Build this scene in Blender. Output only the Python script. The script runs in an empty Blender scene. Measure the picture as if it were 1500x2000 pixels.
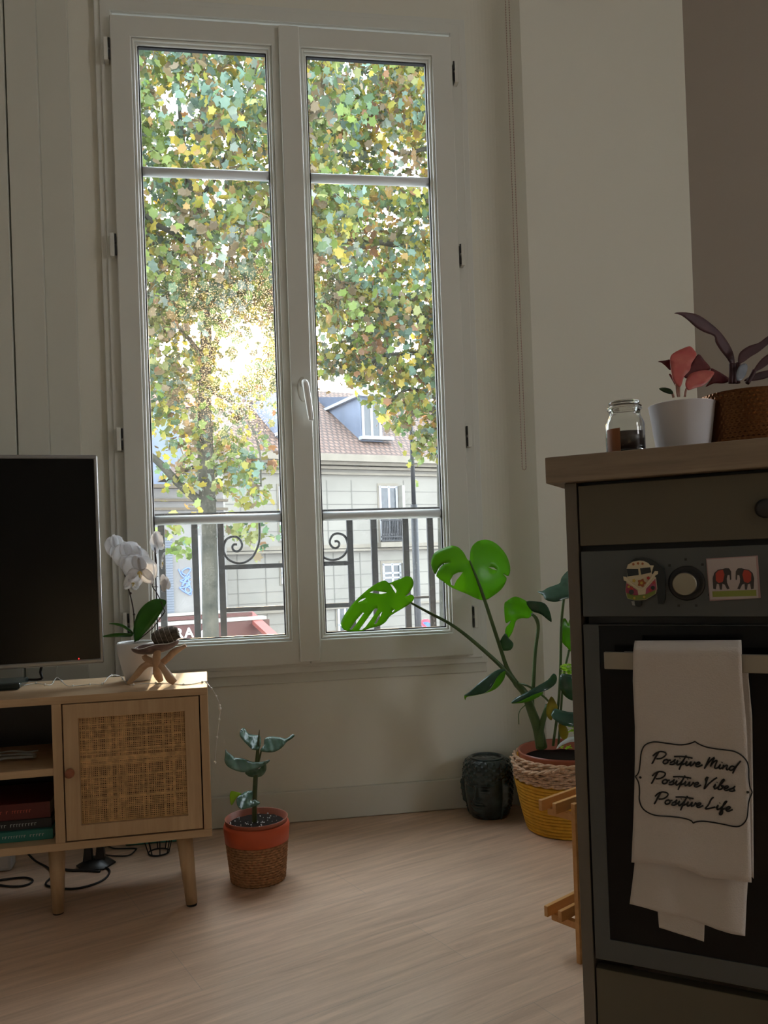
import bpy, bmesh, math, random
import numpy as np
from mathutils import Vector, Matrix
random.seed(7)
PI = math.pi
scene = bpy.context.scene
col = scene.collection

# ------------------------------------------------------------------ camera
FOC, CX, CY, PITCH, ROLL, YAW, EYE = 1550., 700., 1088., .0067, -.0355, .1504, .75
def _basis():
    cp, sp = math.cos(PITCH), math.sin(PITCH)
    F = Vector((0, cp, sp)); R0 = Vector((1, 0, 0)); U0 = Vector((0, -sp, cp))
    R = math.cos(ROLL)*R0 + math.sin(ROLL)*U0
    U = -math.sin(ROLL)*R0 + math.cos(ROLL)*U0
    Z = Matrix.Rotation(-YAW, 3, 'Z')
    return Z@F, Z@R, Z@U
CF, CR, CU = _basis()
CAM = Vector((0, 0, EYE))
cd = bpy.data.cameras.new('camera'); cam = bpy.data.objects.new('camera', cd); col.objects.link(cam)
cam.matrix_world = Matrix(((CR.x, CU.x, -CF.x, 0), (CR.y, CU.y, -CF.y, 0), (CR.z, CU.z, -CF.z, EYE), (0, 0, 0, 1)))
cd.sensor_fit = 'HORIZONTAL'; cd.sensor_width = 36; cd.lens = FOC/1500*36
cd.shift_x = (750-CX)/1500; cd.shift_y = (CY-1000)/1500
cd.clip_start = .02; cd.clip_end = 400
scene.camera = cam
def ray(x, y): return CF + CR*((x-CX)/FOC) - CU*((y-CY)/FOC)
def at(x, y, d): return CAM + ray(x, y)*d
def onpl(x, y, P, n):
    d = ray(x, y); n = Vector(n); return CAM + d*((Vector(P)-CAM).dot(n)/d.dot(n))
def onz(x, y, z=0): return onpl(x, y, (0, 0, z), (0, 0, 1))
def ony(x, y, Y): return onpl(x, y, (0, Y, 0), (0, 1, 0))

# ------------------------------------------------------------------ light
SUN_DIR = ray(470, 690).normalized()
w = bpy.data.worlds.new('sky'); scene.world = w; w.use_nodes = True
nt = w.node_tree; N = nt.nodes; L = nt.links; N.clear()
out = N.new('ShaderNodeOutputWorld'); bg = N.new('ShaderNodeBackground')
tc = N.new('ShaderNodeTexCoord')
dot = N.new('ShaderNodeVectorMath'); dot.operation = 'DOT_PRODUCT'
nrm = N.new('ShaderNodeVectorMath'); nrm.operation = 'NORMALIZE'
L.new(tc.outputs['Generated'], nrm.inputs[0]); L.new(nrm.outputs[0], dot.inputs[0]); dot.inputs[1].default_value = SUN_DIR
def glow(power, color, k):
    mx = N.new('ShaderNodeMath'); mx.operation = 'MAXIMUM'; mx.inputs[1].default_value = 0
    L.new(dot.outputs['Value'], mx.inputs[0])
    p = N.new('ShaderNodeMath'); p.operation = 'POWER'; p.inputs[1].default_value = power; L.new(mx.outputs[0], p.inputs[0])
    s = N.new('ShaderNodeVectorMath'); s.operation = 'SCALE'; s.inputs[0].default_value = tuple(c*k for c in color)
    L.new(p.outputs[0], s.inputs['Scale']); return s.outputs[0]
sep = N.new('ShaderNodeSeparateXYZ'); L.new(nrm.outputs[0], sep.inputs[0])
rmp = N.new('ShaderNodeValToRGB'); L.new(sep.outputs['Z'], rmp.inputs[0])
rmp.color_ramp.elements[0].position = 0.0; rmp.color_ramp.elements[0].color = (.92, .95, 1.0, 1)
rmp.color_ramp.elements[1].position = 0.7; rmp.color_ramp.elements[1].color = (.80, .90, 1.0, 1)
def addv(a, b):
    n = N.new('ShaderNodeVectorMath'); n.operation = 'ADD'; L.new(a, n.inputs[0]); L.new(b, n.inputs[1]); return n.outputs[0]
SKY = 5.0
base = N.new('ShaderNodeVectorMath'); base.operation = 'SCALE'; L.new(rmp.outputs[0], base.inputs[0]); base.inputs['Scale'].default_value = SKY
tot = addv(addv(base.outputs[0], glow(900, (1, .60, .22), 60)), glow(60, (1, .66, .30), 5))
L.new(tot, bg.inputs[0]); bg.inputs[1].default_value = 1.0; L.new(bg.outputs[0], out.inputs[0])
sd = bpy.data.lights.new('sun', 'SUN'); sd.energy = 6.0; sd.color = (1, .70, .40); sd.angle = math.radians(1.2)
so = bpy.data.objects.new('sun', sd); col.objects.link(so)
so.rotation_euler = (-SUN_DIR).to_track_quat('-Z', 'Y').to_euler(); so.location = (0, 10, 8)
# added fill lamp, out of view, behind an invented opening in the side wall
ad = bpy.data.lights.new('added_fill_light', 'AREA'); ad.shape = 'RECTANGLE'; ad.size = .8; ad.size_y = .85
ad.energy = 9.5; ad.color = (1.0, .96, .89)
ao = bpy.data.objects.new('added_fill_light', ad); col.objects.link(ao)
ao.location = (3.36, -.95, 1.60); ao.rotation_euler = (math.radians(90), 0, math.radians(90))
vs = scene.view_settings; scene.display_settings.display_device = 'sRGB'
vs.view_transform = 'Standard'; vs.look = 'None'; vs.gamma = 1; vs.use_curve_mapping = False; vs.exposure = 0.78

# ------------------------------------------------------------------ helpers
def thing(name, label, cat, loc=(0, 0, 0), rotz=0, group=None, kind=None):
    o = bpy.data.objects.new(name, None); col.objects.link(o)
    o.location = loc; o.rotation_euler = (0, 0, rotz); o.empty_display_size = .05
    if label: o['label'] = label
    if cat: o['category'] = cat
    if group: o['group'] = group
    if kind: o['kind'] = kind
    return o
def tag(o, label=None, cat=None, group=None, kind=None):
    if label: o['label'] = label
    if cat: o['category'] = cat
    if group: o['group'] = group
    if kind: o['kind'] = kind
    return o
def rootmat(o):
    while o.parent: o = o.parent
    return Matrix.Translation(o.location) @ Matrix.Rotation(o.rotation_euler.z, 4, 'Z')
def obj(name, bm, m, parent=None, world=False, smooth=False, bevel=0, solid=0, sub=0, label=None, kind=None, autos=None):
    if isinstance(bm, bmesh.types.BMesh):
        me = bpy.data.meshes.new(name)
        if world and parent: bm.transform(rootmat(parent).inverted())
        bm.normal_update(); bm.to_mesh(me); bm.free()
    else: me = bm
    if isinstance(m, (list, tuple)):
        for q in m: me.materials.append(q)
    elif m: me.materials.append(m)
    o = bpy.data.objects.new(name, me); col.objects.link(o)
    if parent: o.parent = parent
    if smooth:
        for p in me.polygons: p.use_smooth = True
    if solid:
        s = o.modifiers.new('thick', 'SOLIDIFY'); s.thickness = solid; s.offset = 0
    if bevel:
        b = o.modifiers.new('bevel', 'BEVEL'); b.width = bevel; b.segments = 2; b.limit_method = 'ANGLE'; b.angle_limit = math.radians(50)
    if sub:
        s = o.modifiers.new('sub', 'SUBSURF'); s.levels = sub; s.render_levels = sub
    if label: o['label'] = label
    if kind: o['kind'] = kind
    return o
def struct(name, bm, m, parent=None, **k):
    o = obj(name, bm, m, parent, **k)
    if not parent: o['kind'] = 'structure'
    return o
def B(): return bmesh.new()
def box(bm, x0, x1, y0, y1, z0, z1, M=None, mi=0):
    v = [bm.verts.new((x, y, z)) for x in (x0, x1) for y in (y0, y1) for z in (z0, z1)]
    if M is not None:
        for q in v: q.co = M @ q.co
    for f in ((0, 1, 3, 2), (4, 6, 7, 5), (0, 4, 5, 1), (2, 3, 7, 6), (0, 2, 6, 4), (1, 5, 7, 3)):
        bm.faces.new([v[i] for i in f]).material_index = mi
    return bm
def bx(*a, **k): return box(B(), *a, **k)
def prism(bm, pts, d, mi=0):
    """pts: list of Vectors (front polygon), d: Vector extrusion"""
    a = [bm.verts.new(p) for p in pts]; b = [bm.verts.new(Vector(p)+Vector(d)) for p in pts]
    bm.faces.new(a).material_index = mi; bm.faces.new(b[::-1]).material_index = mi
    n = len(a)
    for i in range(n): bm.faces.new((a[i], b[i], b[(i+1) % n], a[(i+1) % n])).material_index = mi
    return bm
def catmull(pts, n=6):
    P = [Vector(p) for p in pts]
    if len(P) < 3: return P
    Q = [P[0]*2-P[1]]+P+[P[-1]*2-P[-2]]; o = []
    for i in range(1, len(Q)-2):
        for k in range(n):
            t = k/n; a, b, c, d = Q[i-1], Q[i], Q[i+1], Q[i+2]
            o.append(.5*((2*b)+(c-a)*t+(2*a-5*b+4*c-d)*t*t+(3*b-a-3*c+d)*t*t*t))
    o.append(P[-1]); return o
def tube(bm, pts, r, seg=8, smooth=0, cap=True, mi=0, closed=False, flat=1.0):
    if smooth:
        if not isinstance(r, (int, float)):
            rr = [(x, 0, 0) for x in r]; r = [max(v.x, 1e-5) for v in catmull(rr, smooth)] if len(rr) > 2 else r
            if len(pts) == 2: r = [q for q in r]
        pts = catmull(pts, smooth)
    P = [Vector(p) for p in pts]; n = len(P)
    if isinstance(r, (int, float)): r = [r]*n
    if len(r) != n: r = [r[min(len(r)-1, int(i*len(r)/n))] for i in range(n)]
    rings = []; up = None
    for i in range(n):
        if closed: t = P[(i+1) % n]-P[i-1]
        else: t = P[min(i+1, n-1)]-P[max(i-1, 0)]
        if t.length < 1e-9: t = Vector((0, 0, 1))
        t.normalize()
        if up is None: up = Vector((0, 0, 1)) if abs(t.z) < .9 else Vector((1, 0, 0))
        a = t.cross(up)
        if a.length < 1e-6: a = t.orthogonal()
        a.normalize(); b = a.cross(t).normalized(); up = b
        rings.append([bm.verts.new(P[i]+(a*math.cos(q)+b*math.sin(q)*flat)*r[i]) for q in [2*PI*k/seg for k in range(seg)]])
    m = n if closed else n-1
    for i in range(m):
        A, C = rings[i], rings[(i+1) % n]
        for k in range(seg):
            f = bm.faces.new((A[k], A[(k+1) % seg], C[(k+1) % seg], C[k])); f.material_index = mi; f.smooth = True
    if cap and not closed:
        bm.faces.new(rings[0][::-1]).material_index = mi; bm.faces.new(rings[-1]).material_index = mi
    return bm
def lathe(bm, prof, c=(0, 0, 0), seg=48, mi=0, M=None, fn=None):
    rings = []
    for (r, z) in prof:
        ring = []
        for k in range(seg):
            a = 2*PI*k/seg; rr = r
            if fn: rr = fn(r, z, a)
            p = Vector((rr*math.cos(a), rr*math.sin(a), z))
            if M is not None: p = M @ p
            ring.append(bm.verts.new(p+Vector(c)))
        rings.append(ring)
    for i in range(len(rings)-1):
        for k in range(seg):
            f = bm.faces.new((rings[i][k], rings[i][(k+1) % seg], rings[i+1][(k+1) % seg], rings[i+1][k])); f.material_index = mi; f.smooth = True
    if prof[0][0] > 1e-6: bm.faces.new(rings[0][::-1]).material_index = mi
    if prof[-1][0] > 1e-6: bm.faces.new(rings[-1]).material_index = mi
    bmesh.ops.remove_doubles(bm, verts=bm.verts, dist=1e-6)
    return bm
def frame_ring(bm, x0, x1, z0, z1, wl, wr, wb, wt, y0, y1):
    """a mitred rectangular frame"""
    O = [(x0, z0), (x1, z0), (x1, z1), (x0, z1)]; I = [(x0+wl, z0+wb), (x1-wr, z0+wb), (x1-wr, z1-wt), (x0+wl, z1-wt)]
    fo = [bm.verts.new((x, y0, z)) for x, z in O]; fi = [bm.verts.new((x, y0, z)) for x, z in I]
    bo = [bm.verts.new((x, y1, z)) for x, z in O]; bi = [bm.verts.new((x, y1, z)) for x, z in I]
    for i in range(4):
        j = (i+1) % 4
        bm.faces.new((fo[i], fo[j], fi[j], fi[i])); bm.faces.new((bo[j], bo[i], bi[i], bi[j]))
        bm.faces.new((fo[j], fo[i], bo[i], bo[j])); bm.faces.new((fi[i], fi[j], bi[j], bi[i]))
    return bm
def ball(bm, c, r, sx=1, sy=1, sz=1, seg=10, M=None):
    n = len(bm.verts)
    mm = Matrix.Translation(c) @ (M or Matrix.Identity(4)) @ Matrix.Diagonal((sx, sy, sz, 1))
    res = bmesh.ops.create_uvsphere(bm, u_segments=seg, v_segments=max(5, seg//2+1), radius=r, matrix=mm)
    for v in res['verts']:
        for f in v.link_faces: f.smooth = True
    return bm
def fillpoly(pts, depthf, holes=(), cuts=2):
    """a leaf or sheet: outline in picture coordinates carried to its own distances"""
    bm = B(); ed = []
    for loop in [pts]+list(holes):
        vs_ = [bm.verts.new((p[0], -p[1], 0)) for p in loop]
        ed += [bm.edges.new((vs_[i], vs_[(i+1) % len(vs_)])) for i in range(len(vs_))]
    bmesh.ops.triangle_fill(bm, use_beauty=True, use_dissolve=False, edges=ed)
    for _ in range(cuts):
        lim = 6.0
        big = [e for e in bm.edges if e.calc_length() > lim]
        if not big: break
        bmesh.ops.subdivide_edges(bm, edges=big, cuts=1, use_grid_fill=False)
        bmesh.ops.triangulate(bm, faces=bm.faces)
    for v in bm.verts:
        x, y = v.co.x, -v.co.y; v.co = at(x, y, depthf(x, y))
    for f in bm.faces: f.smooth = True
    return bm
def smooth2(pts, n=4):
    P = [Vector((p[0], p[1], 0)) for p in pts]; m = len(P); o = []
    for i in range(m):
        a, b, c, d = P[i-1], P[i], P[(i+1) % m], P[(i+2) % m]
        for k in range(n):
            t = k/n; q = .5*((2*b)+(c-a)*t+(2*a-5*b+4*c-d)*t*t+(3*b-a-3*c+d)*t*t*t); o.append((q.x, q.y))
    return o
def Z(ox, oy, s, pts): return [(ox+p[0]/s, oy+p[1]/s) for p in pts]
def dup(o, parent=None, loc=None, rotz=None):
    c = o.copy(); col.objects.link(c); c.parent = parent
    if loc is not None: c.location = loc
    if rotz is not None: c.rotation_euler = (0, 0, rotz)
    for ch in [q for q in bpy.data.objects if q.parent == o]: dup(ch, c)
    return c

# ------------------------------------------------------------------ materials
def mat(name, c, rough=.6, metal=0, var=.0, vs_=8, bump=0, bs=60, trans=0, spec=None, coat=0, emis=None, stretch=None, c2=None, detail=4, alpha=None, subs=0, dist=.002):
    m = bpy.data.materials.new(name); m.use_nodes = True; t = m.node_tree; b = t.nodes['Principled BSDF']
    b.inputs['Base Color'].default_value = (*c, 1); b.inputs['Roughness'].default_value = rough; b.inputs['Metallic'].default_value = metal
    if spec is not None: b.inputs['Specular IOR Level'].default_value = spec
    if coat: b.inputs['Coat Weight'].default_value = coat
    if subs: b.inputs['Subsurface Weight'].default_value = subs; b.inputs['Subsurface Radius'].default_value = (.01, .008, .006)
    if trans: b.inputs['Transmission Weight'].default_value = trans
    if emis: b.inputs['Emission Color'].default_value = (*emis[0], 1); b.inputs['Emission Strength'].default_value = emis[1]
    tcn = t.nodes.new('ShaderNodeTexCoord'); mp = t.nodes.new('ShaderNodeMapping'); t.links.new(tcn.outputs['Object'], mp.inputs[0])
    if stretch: mp.inputs['Scale'].default_value = stretch
    if var or c2:
        n = t.nodes.new('ShaderNodeTexNoise'); n.inputs['Scale'].default_value = vs_; n.inputs['Detail'].default_value = detail
        t.links.new(mp.outputs[0], n.inputs['Vector'])
        r = t.nodes.new('ShaderNodeValToRGB'); t.links.new(n.outputs[0], r.inputs[0])
        r.color_ramp.elements[0].position = .3; r.color_ramp.elements[1].position = .7
        a = c2 if c2 else tuple(q*(1-var) for q in c)
        z = c if c2 else tuple(min(1, q*(1+var)) for q in c)
        r.color_ramp.elements[0].color = (*a, 1); r.color_ramp.elements[1].color = (*z, 1)
        t.links.new(r.outputs[0], b.inputs['Base Color'])
    if bump:
        n = t.nodes.new('ShaderNodeTexNoise'); n.inputs['Scale'].default_value = bs; n.inputs['Detail'].default_value = 3
        t.links.new(mp.outputs[0], n.inputs['Vector'])
        bu = t.nodes.new('ShaderNodeBump'); bu.inputs['Strength'].default_value = bump; bu.inputs['Distance'].default_value = dist
        t.links.new(n.outputs[0], bu.inputs['Height']); t.links.new(bu.outputs[0], b.inputs['Normal'])
    return m
def leafmat(name, c, rough=.35, tw=.45, c2=None, scale=30, tc_=None, veins=None):
    m = bpy.data.materials.new(name); m.use_nodes = True; t = m.node_tree; b = t.nodes['Principled BSDF']; o = t.nodes['Material Output']
    b.inputs['Roughness'].default_value = rough
    n = t.nodes.new('ShaderNodeTexNoise'); n.inputs['Scale'].default_value = scale
    tcn = t.nodes.new('ShaderNodeTexCoord'); t.links.new(tcn.outputs['Object'], n.inputs['Vector'])
    r = t.nodes.new('ShaderNodeValToRGB'); t.links.new(n.outputs[0], r.inputs[0])
    r.color_ramp.elements[0].position = .35; r.color_ramp.elements[1].position = .68
    r.color_ramp.elements[0].color = (*c, 1); r.color_ramp.elements[1].color = (*(c2 or tuple(q*1.25 for q in c)), 1)
    t.links.new(r.outputs[0], b.inputs['Base Color'])
    tr = t.nodes.new('ShaderNodeBsdfTranslucent'); mx = t.nodes.new('ShaderNodeMixShader'); mx.inputs[0].default_value = tw
    if tc_: tr.inputs[0].default_value = (*tc_, 1)
    else: t.links.new(r.outputs[0], tr.inputs[0])
    t.links.new(b.outputs[0], mx.inputs[1]); t.links.new(tr.outputs[0], mx.inputs[2]); t.links.new(mx.outputs[0], o.inputs[0])
    return m
def woodmat(name, a, b_, axis=0, scale=1.0, rough=.5, fine=1.0):
    m = bpy.data.materials.new(name); m.use_nodes = True; t = m.node_tree; b = t.nodes['Principled BSDF']; b.inputs['Roughness'].default_value = rough
    tcn = t.nodes.new('ShaderNodeTexCoord'); mp = t.nodes.new('ShaderNodeMapping'); t.links.new(tcn.outputs['Object'], mp.inputs[0])
    sc = [28*scale]*3; sc[axis] = 1.6*scale; mp.inputs['Scale'].default_value = sc
    n = t.nodes.new('ShaderNodeTexNoise'); n.inputs['Scale'].default_value = 1.6; n.inputs['Detail'].default_value = 8; n.inputs['Roughness'].default_value = .65; n.inputs['Distortion'].default_value = .6
    t.links.new(mp.outputs[0], n.inputs['Vector'])
    r = t.nodes.new('ShaderNodeValToRGB'); t.links.new(n.outputs[0], r.inputs[0])
    r.color_ramp.elements[0].position = .3; r.color_ramp.elements[0].color = (*a, 1)
    r.color_ramp.elements[1].position = .7; r.color_ramp.elements[1].color = (*b_, 1)
    t.links.new(r.outputs[0], b.inputs['Base Color'])
    bu = t.nodes.new('ShaderNodeBump'); bu.inputs['Strength'].default_value = .15; bu.inputs['Distance'].default_value = .001
    t.links.new(n.outputs[0], bu.inputs['Height']); t.links.new(bu.outputs[0], b.inputs['Normal'])
    return m
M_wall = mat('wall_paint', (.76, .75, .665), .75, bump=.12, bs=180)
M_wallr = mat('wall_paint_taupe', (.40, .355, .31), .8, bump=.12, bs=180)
M_trim = mat('trim_paint', (.66, .66, .59), .45, bump=.05, bs=60)
M_pvc = mat('white_frame_plastic', (.72, .73, .68), .32)
M_bar = mat('glazing_bar_white', (.80, .83, .86), .3)
M_ceil = mat('ceiling_paint', (.8, .78, .74), .8)
M_gasket = mat('black_gasket', (.02, .02, .022), .5)
M_black = mat('black_plastic', (.012, .012, .013), .35)
M_darkm = mat('dark_wrought_iron', (.012, .013, .016), .55, var=.3, vs_=40)
M_oak = woodmat('light_oak', (.44, .285, .155), (.58, .40, .235), 0)
M_oakv = woodmat('light_oak_upright', (.44, .285, .155), (.58, .40, .235), 2)
M_cane = mat('woven_cane', (.62, .38, .17), .6, var=.25, vs_=90)
M_caneb = mat('cane_backing', (.07, .03, .012), .8)
M_top = woodmat('grey_oak_worktop', (.17, .125, .085), (.34, .265, .19), 0, .7, .5)
M_taupe = mat('taupe_cabinet_front', (.105, .09, .062), .55)
M_taupes = mat('taupe_side_panel', (.14, .12, .095), .6)
M_inox = mat('brushed_steel', (.10, .108, .11), .42, metal=.6, bump=.1, bs=300, stretch=(1, 1, 30))
M_inoxh = mat('handle_steel', (.32, .29, .24), .4, metal=.6)
M_oglass = mat('black_oven_glass', (.004, .004, .004), .12, spec=.25)
M_knobc = mat('knob_steel', (.34, .31, .24), .35, metal=.7)
M_cloth = mat('white_cotton', (.56, .51, .475), .9, bump=.35, bs=500)
M_ink = mat('black_print', (.01, .01, .01), .8)
M_cer = mat('matt_white_ceramic', (.74, .72, .72), .45)
M_cer2 = mat('white_ceramic_grey', (.72, .70, .74), .35)
M_copper = mat('hammered_copper', (.13, .055, .022), .18, metal=1)
M_scr = mat('tv_screen', (.002, .002, .002), .18, spec=.2)
M_bez = mat('clear_grey_bezel', (.28, .28, .28), .2, metal=.2)
M_soil = mat('soil', (.02, .015, .012), .95, spec=.05, bump=.6, bs=200)
M_perl = mat('perlite', (.7, .7, .68), .8)
M_terra = mat('orange_red_pot', (.62, .10, .035), .5, var=.15)
M_brownrim = mat('brown_plastic_rim', (.36, .10, .055), .4)
M_rope = mat('seagrass_rope', (.42, .21, .10), .85, var=.35, vs_=120)
M_rope2 = mat('pale_twisted_rope', (.62, .40, .26), .85, var=.3, vs_=120)
M_yel = mat('mustard_cotton_rope', (.72, .37, .03), .85, var=.12, vs_=60, bump=.4, bs=300)
M_buddha = mat('dark_teal_glazed_stone', (.022, .042, .045), .25, var=.5, vs_=30, coat=.3)
M_pine = woodmat('orange_pine', (.55, .25, .07), (.72, .38, .13), 0, 1.0, .4)
M_cable = mat('black_cable', (.01, .01, .011), .5)
M_wpl = mat('white_plastic', (.6, .6, .62), .4)

def floormat():
    m = bpy.data.materials.new('oak_plank_floor'); m.use_nodes = True; t = m.node_tree; b = t.nodes['Principled BSDF']
    tcn = t.nodes.new('ShaderNodeTexCoord'); mp = t.nodes.new('ShaderNodeMapping'); t.links.new(tcn.outputs['Object'], mp.inputs[0])
    mp.inputs['Rotation'].default_value = (0, 0, -math.radians(22.4))
    mp.inputs['Location'].default_value = (.3, .07, 0)
    br = t.nodes.new('ShaderNodeTexBrick'); t.links.new(mp.outputs[0], br.inputs['Vector'])
    br.inputs['Scale'].default_value = 1; br.inputs['Brick Width'].default_value = 1.22; br.inputs['Row Height'].default_value = .18
    br.inputs['Mortar Size'].default_value = .0009; br.inputs['Mortar Smooth'].default_value = .3; br.offset = .37
    br.inputs['Color1'].default_value = (.72, .50, .35, 1); br.inputs['Color2'].default_value = (.78, .55, .39, 1); br.inputs['Mortar'].default_value = (.58, .43, .32, 1)
    mp2 = t.nodes.new('ShaderNodeMapping'); t.links.new(mp.outputs[0], mp2.inputs[0]); mp2.inputs['Scale'].default_value = (1.6, 22, 1)
    n = t.nodes.new('ShaderNodeTexNoise'); n.inputs['Scale'].default_value = 2.2; n.inputs['Detail'].default_value = 9; n.inputs['Roughness'].default_value = .7; n.inputs['Distortion'].default_value = .5
    t.links.new(mp2.outputs[0], n.inputs['Vector'])
    r = t.nodes.new('ShaderNodeValToRGB'); t.links.new(n.outputs[0], r.inputs[0])
    r.color_ramp.elements[0].position = .32; r.color_ramp.elements[0].color = (.60, .56, .54, 1)
    r.color_ramp.elements[1].position = .66; r.color_ramp.elements[1].color = (1.0, 1.0, 1.0, 1)
    mx = t.nodes.new('ShaderNodeMix'); mx.data_type = 'RGBA'; mx.blend_type = 'MULTIPLY'; mx.inputs[0].default_value = .85
    t.links.new(br.outputs[0], mx.inputs[6]); t.links.new(r.outputs[0], mx.inputs[7]); t.links.new(mx.outputs[2], b.inputs['Base Color'])
    b.inputs['Roughness'].default_value = .33; b.inputs['Specular IOR Level'].default_value = .85
    bu = t.nodes.new('ShaderNodeBump'); bu.inputs['Strength'].default_value = .12; bu.inputs['Distance'].default_value = .001
    t.links.new(n.outputs[0], bu.inputs['Height']); t.links.new(bu.outputs[0], b.inputs['Normal'])
    return m
M_floor = floormat()

# ------------------------------------------------------------------ room shell
YW = 2.33                       # wall under and around the window
def wallbox(name, *a, m=M_wall, **k): return struct(name, bx(*a), m, **k)
wallbox('floor', -2.6, 3.2, -2.7, YW+.25, -.12, 0, m=M_floor)
wallbox('ceiling', -2.6, 3.2, -2.7, YW+.25, 2.75, 2.87, m=M_ceil)
# window wall with its opening
OX0, OX1, OZ0, OZ1 = -.33, .715, .455, 2.36
bm = B()
box(bm, -2.6, OX0, YW, YW+.22, 0, 2.75); box(bm, OX1, 1.0, YW, YW+.22, 0, 2.75)
box(bm, OX0, OX1, YW, YW+.22, 0, OZ0); box(bm, OX0, OX1, YW, YW+.07, OZ1, 2.75); box(bm, OX0, OX1, YW+.07, YW+.22, OZ1+.12, 2.75)
struct('wall_front', bm, M_wall)
# splayed return right of the window with its soft corner, then the wall facing the room
P1 = Vector((.795, YW)); P2 = Vector((.880, 2.235)); P3 = Vector((1.402, 2.235))
prof = []
for k in range(9):               # rounded inner corner
    t = k/8; a = Vector((.745, YW)); b = P1; c = P1+(P2-P1)*.35
    q = a*(1-t)**2+b*2*t*(1-t)+c*t*t; prof.append(q)
prof += [P2, P3]
KD = -.6226
P4 = P3+Vector((math.cos(KD), math.sin(KD)))*2.2
bm = B()
ring = prof+[Vector((P3.x, YW+.22)), Vector((.745, YW+.22))]
prism(bm, [Vector((p.x, p.y, 0)) for p in ring], (0, 0, 2.75))
struct('wall_right', bm, M_wall)
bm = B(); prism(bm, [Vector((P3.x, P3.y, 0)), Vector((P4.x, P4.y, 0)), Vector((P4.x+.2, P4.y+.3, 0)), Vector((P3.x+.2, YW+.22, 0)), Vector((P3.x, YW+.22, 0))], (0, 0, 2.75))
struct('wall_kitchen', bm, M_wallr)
wallbox('wall_left', -2.7, -2.6, -2.7, YW+.22, 0, 2.75)
bm = B()
box(bm, 3.2, 3.3, -2.7, -1.38, 0, 2.75); box(bm, 3.2, 3.3, -.52, YW+.22, 0, 2.75)
box(bm, 3.2, 3.3, -1.38, -.52, 0, 1.15); box(bm, 3.2, 3.3, -1.38, -.52, 2.05, 2.75)  # gap left for the added fill lamp
struct('wall_east', bm, M_wall)
wallbox('wall_rear', -2.6, 3.2, -2.75, -2.65, 0, 2.75)
w2 = thing('added_fill_window', None, None, (3.25, -.95, 1.15), rotz=PI/2, kind='structure')  # invented window, out of view, framing the added fill lamp
bm = B(); frame_ring(bm, -.43, .43, 0, .9, .05, .05, .05, .05, -.03, .03)
obj('added_fill_frame', bm, M_pvc, w2)

# apron panel below the window, boards left of it, baseboards
AP = bx(-2.6, .735, YW-.006, YW-.0003, .405, .44)
struct('trim_apron', AP, M_trim, bevel=.003)
for i, (x0, x1, dp) in enumerate([(-.507, -.425, .016), (-.588, -.507, .032), (-2.6, -.592, .038)]):
    struct('trim_%d' % (i+1), bx(x0, x1, YW-dp, YW-.0002, .0, 2.75), M_trim, bevel=.0015)
struct('trim_groove', bx(-.592, -.588, YW-.012, YW-.0002, 0, 2.75), M_gasket)
bm = B(); box(bm, -.424, .782, YW-.014, YW-.0004, .001, .091)
struct('baseboard_front', bm, M_trim, bevel=.003)
bm = B(); d = (P2-P1).normalized(); nn = Vector((d.y, -d.x))
if nn.y > 0: nn = -nn
a = P1+d*.03; prism(bm, [Vector((*(a+nn*.012), .001)), Vector((*(P2+nn*.012), .001)), Vector((*(P2+nn*.0005), .001)), Vector((*(a+nn*.0005), .001))], (0, 0, .09))
struct('baseboard_return', bm, M_trim)
bm = bx(P2.x+.002, P3.x-.003, P2.y-.014, P2.y-.0004, .001, .091); struct('baseboard_right', bm, M_trim, bevel=.003)

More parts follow.
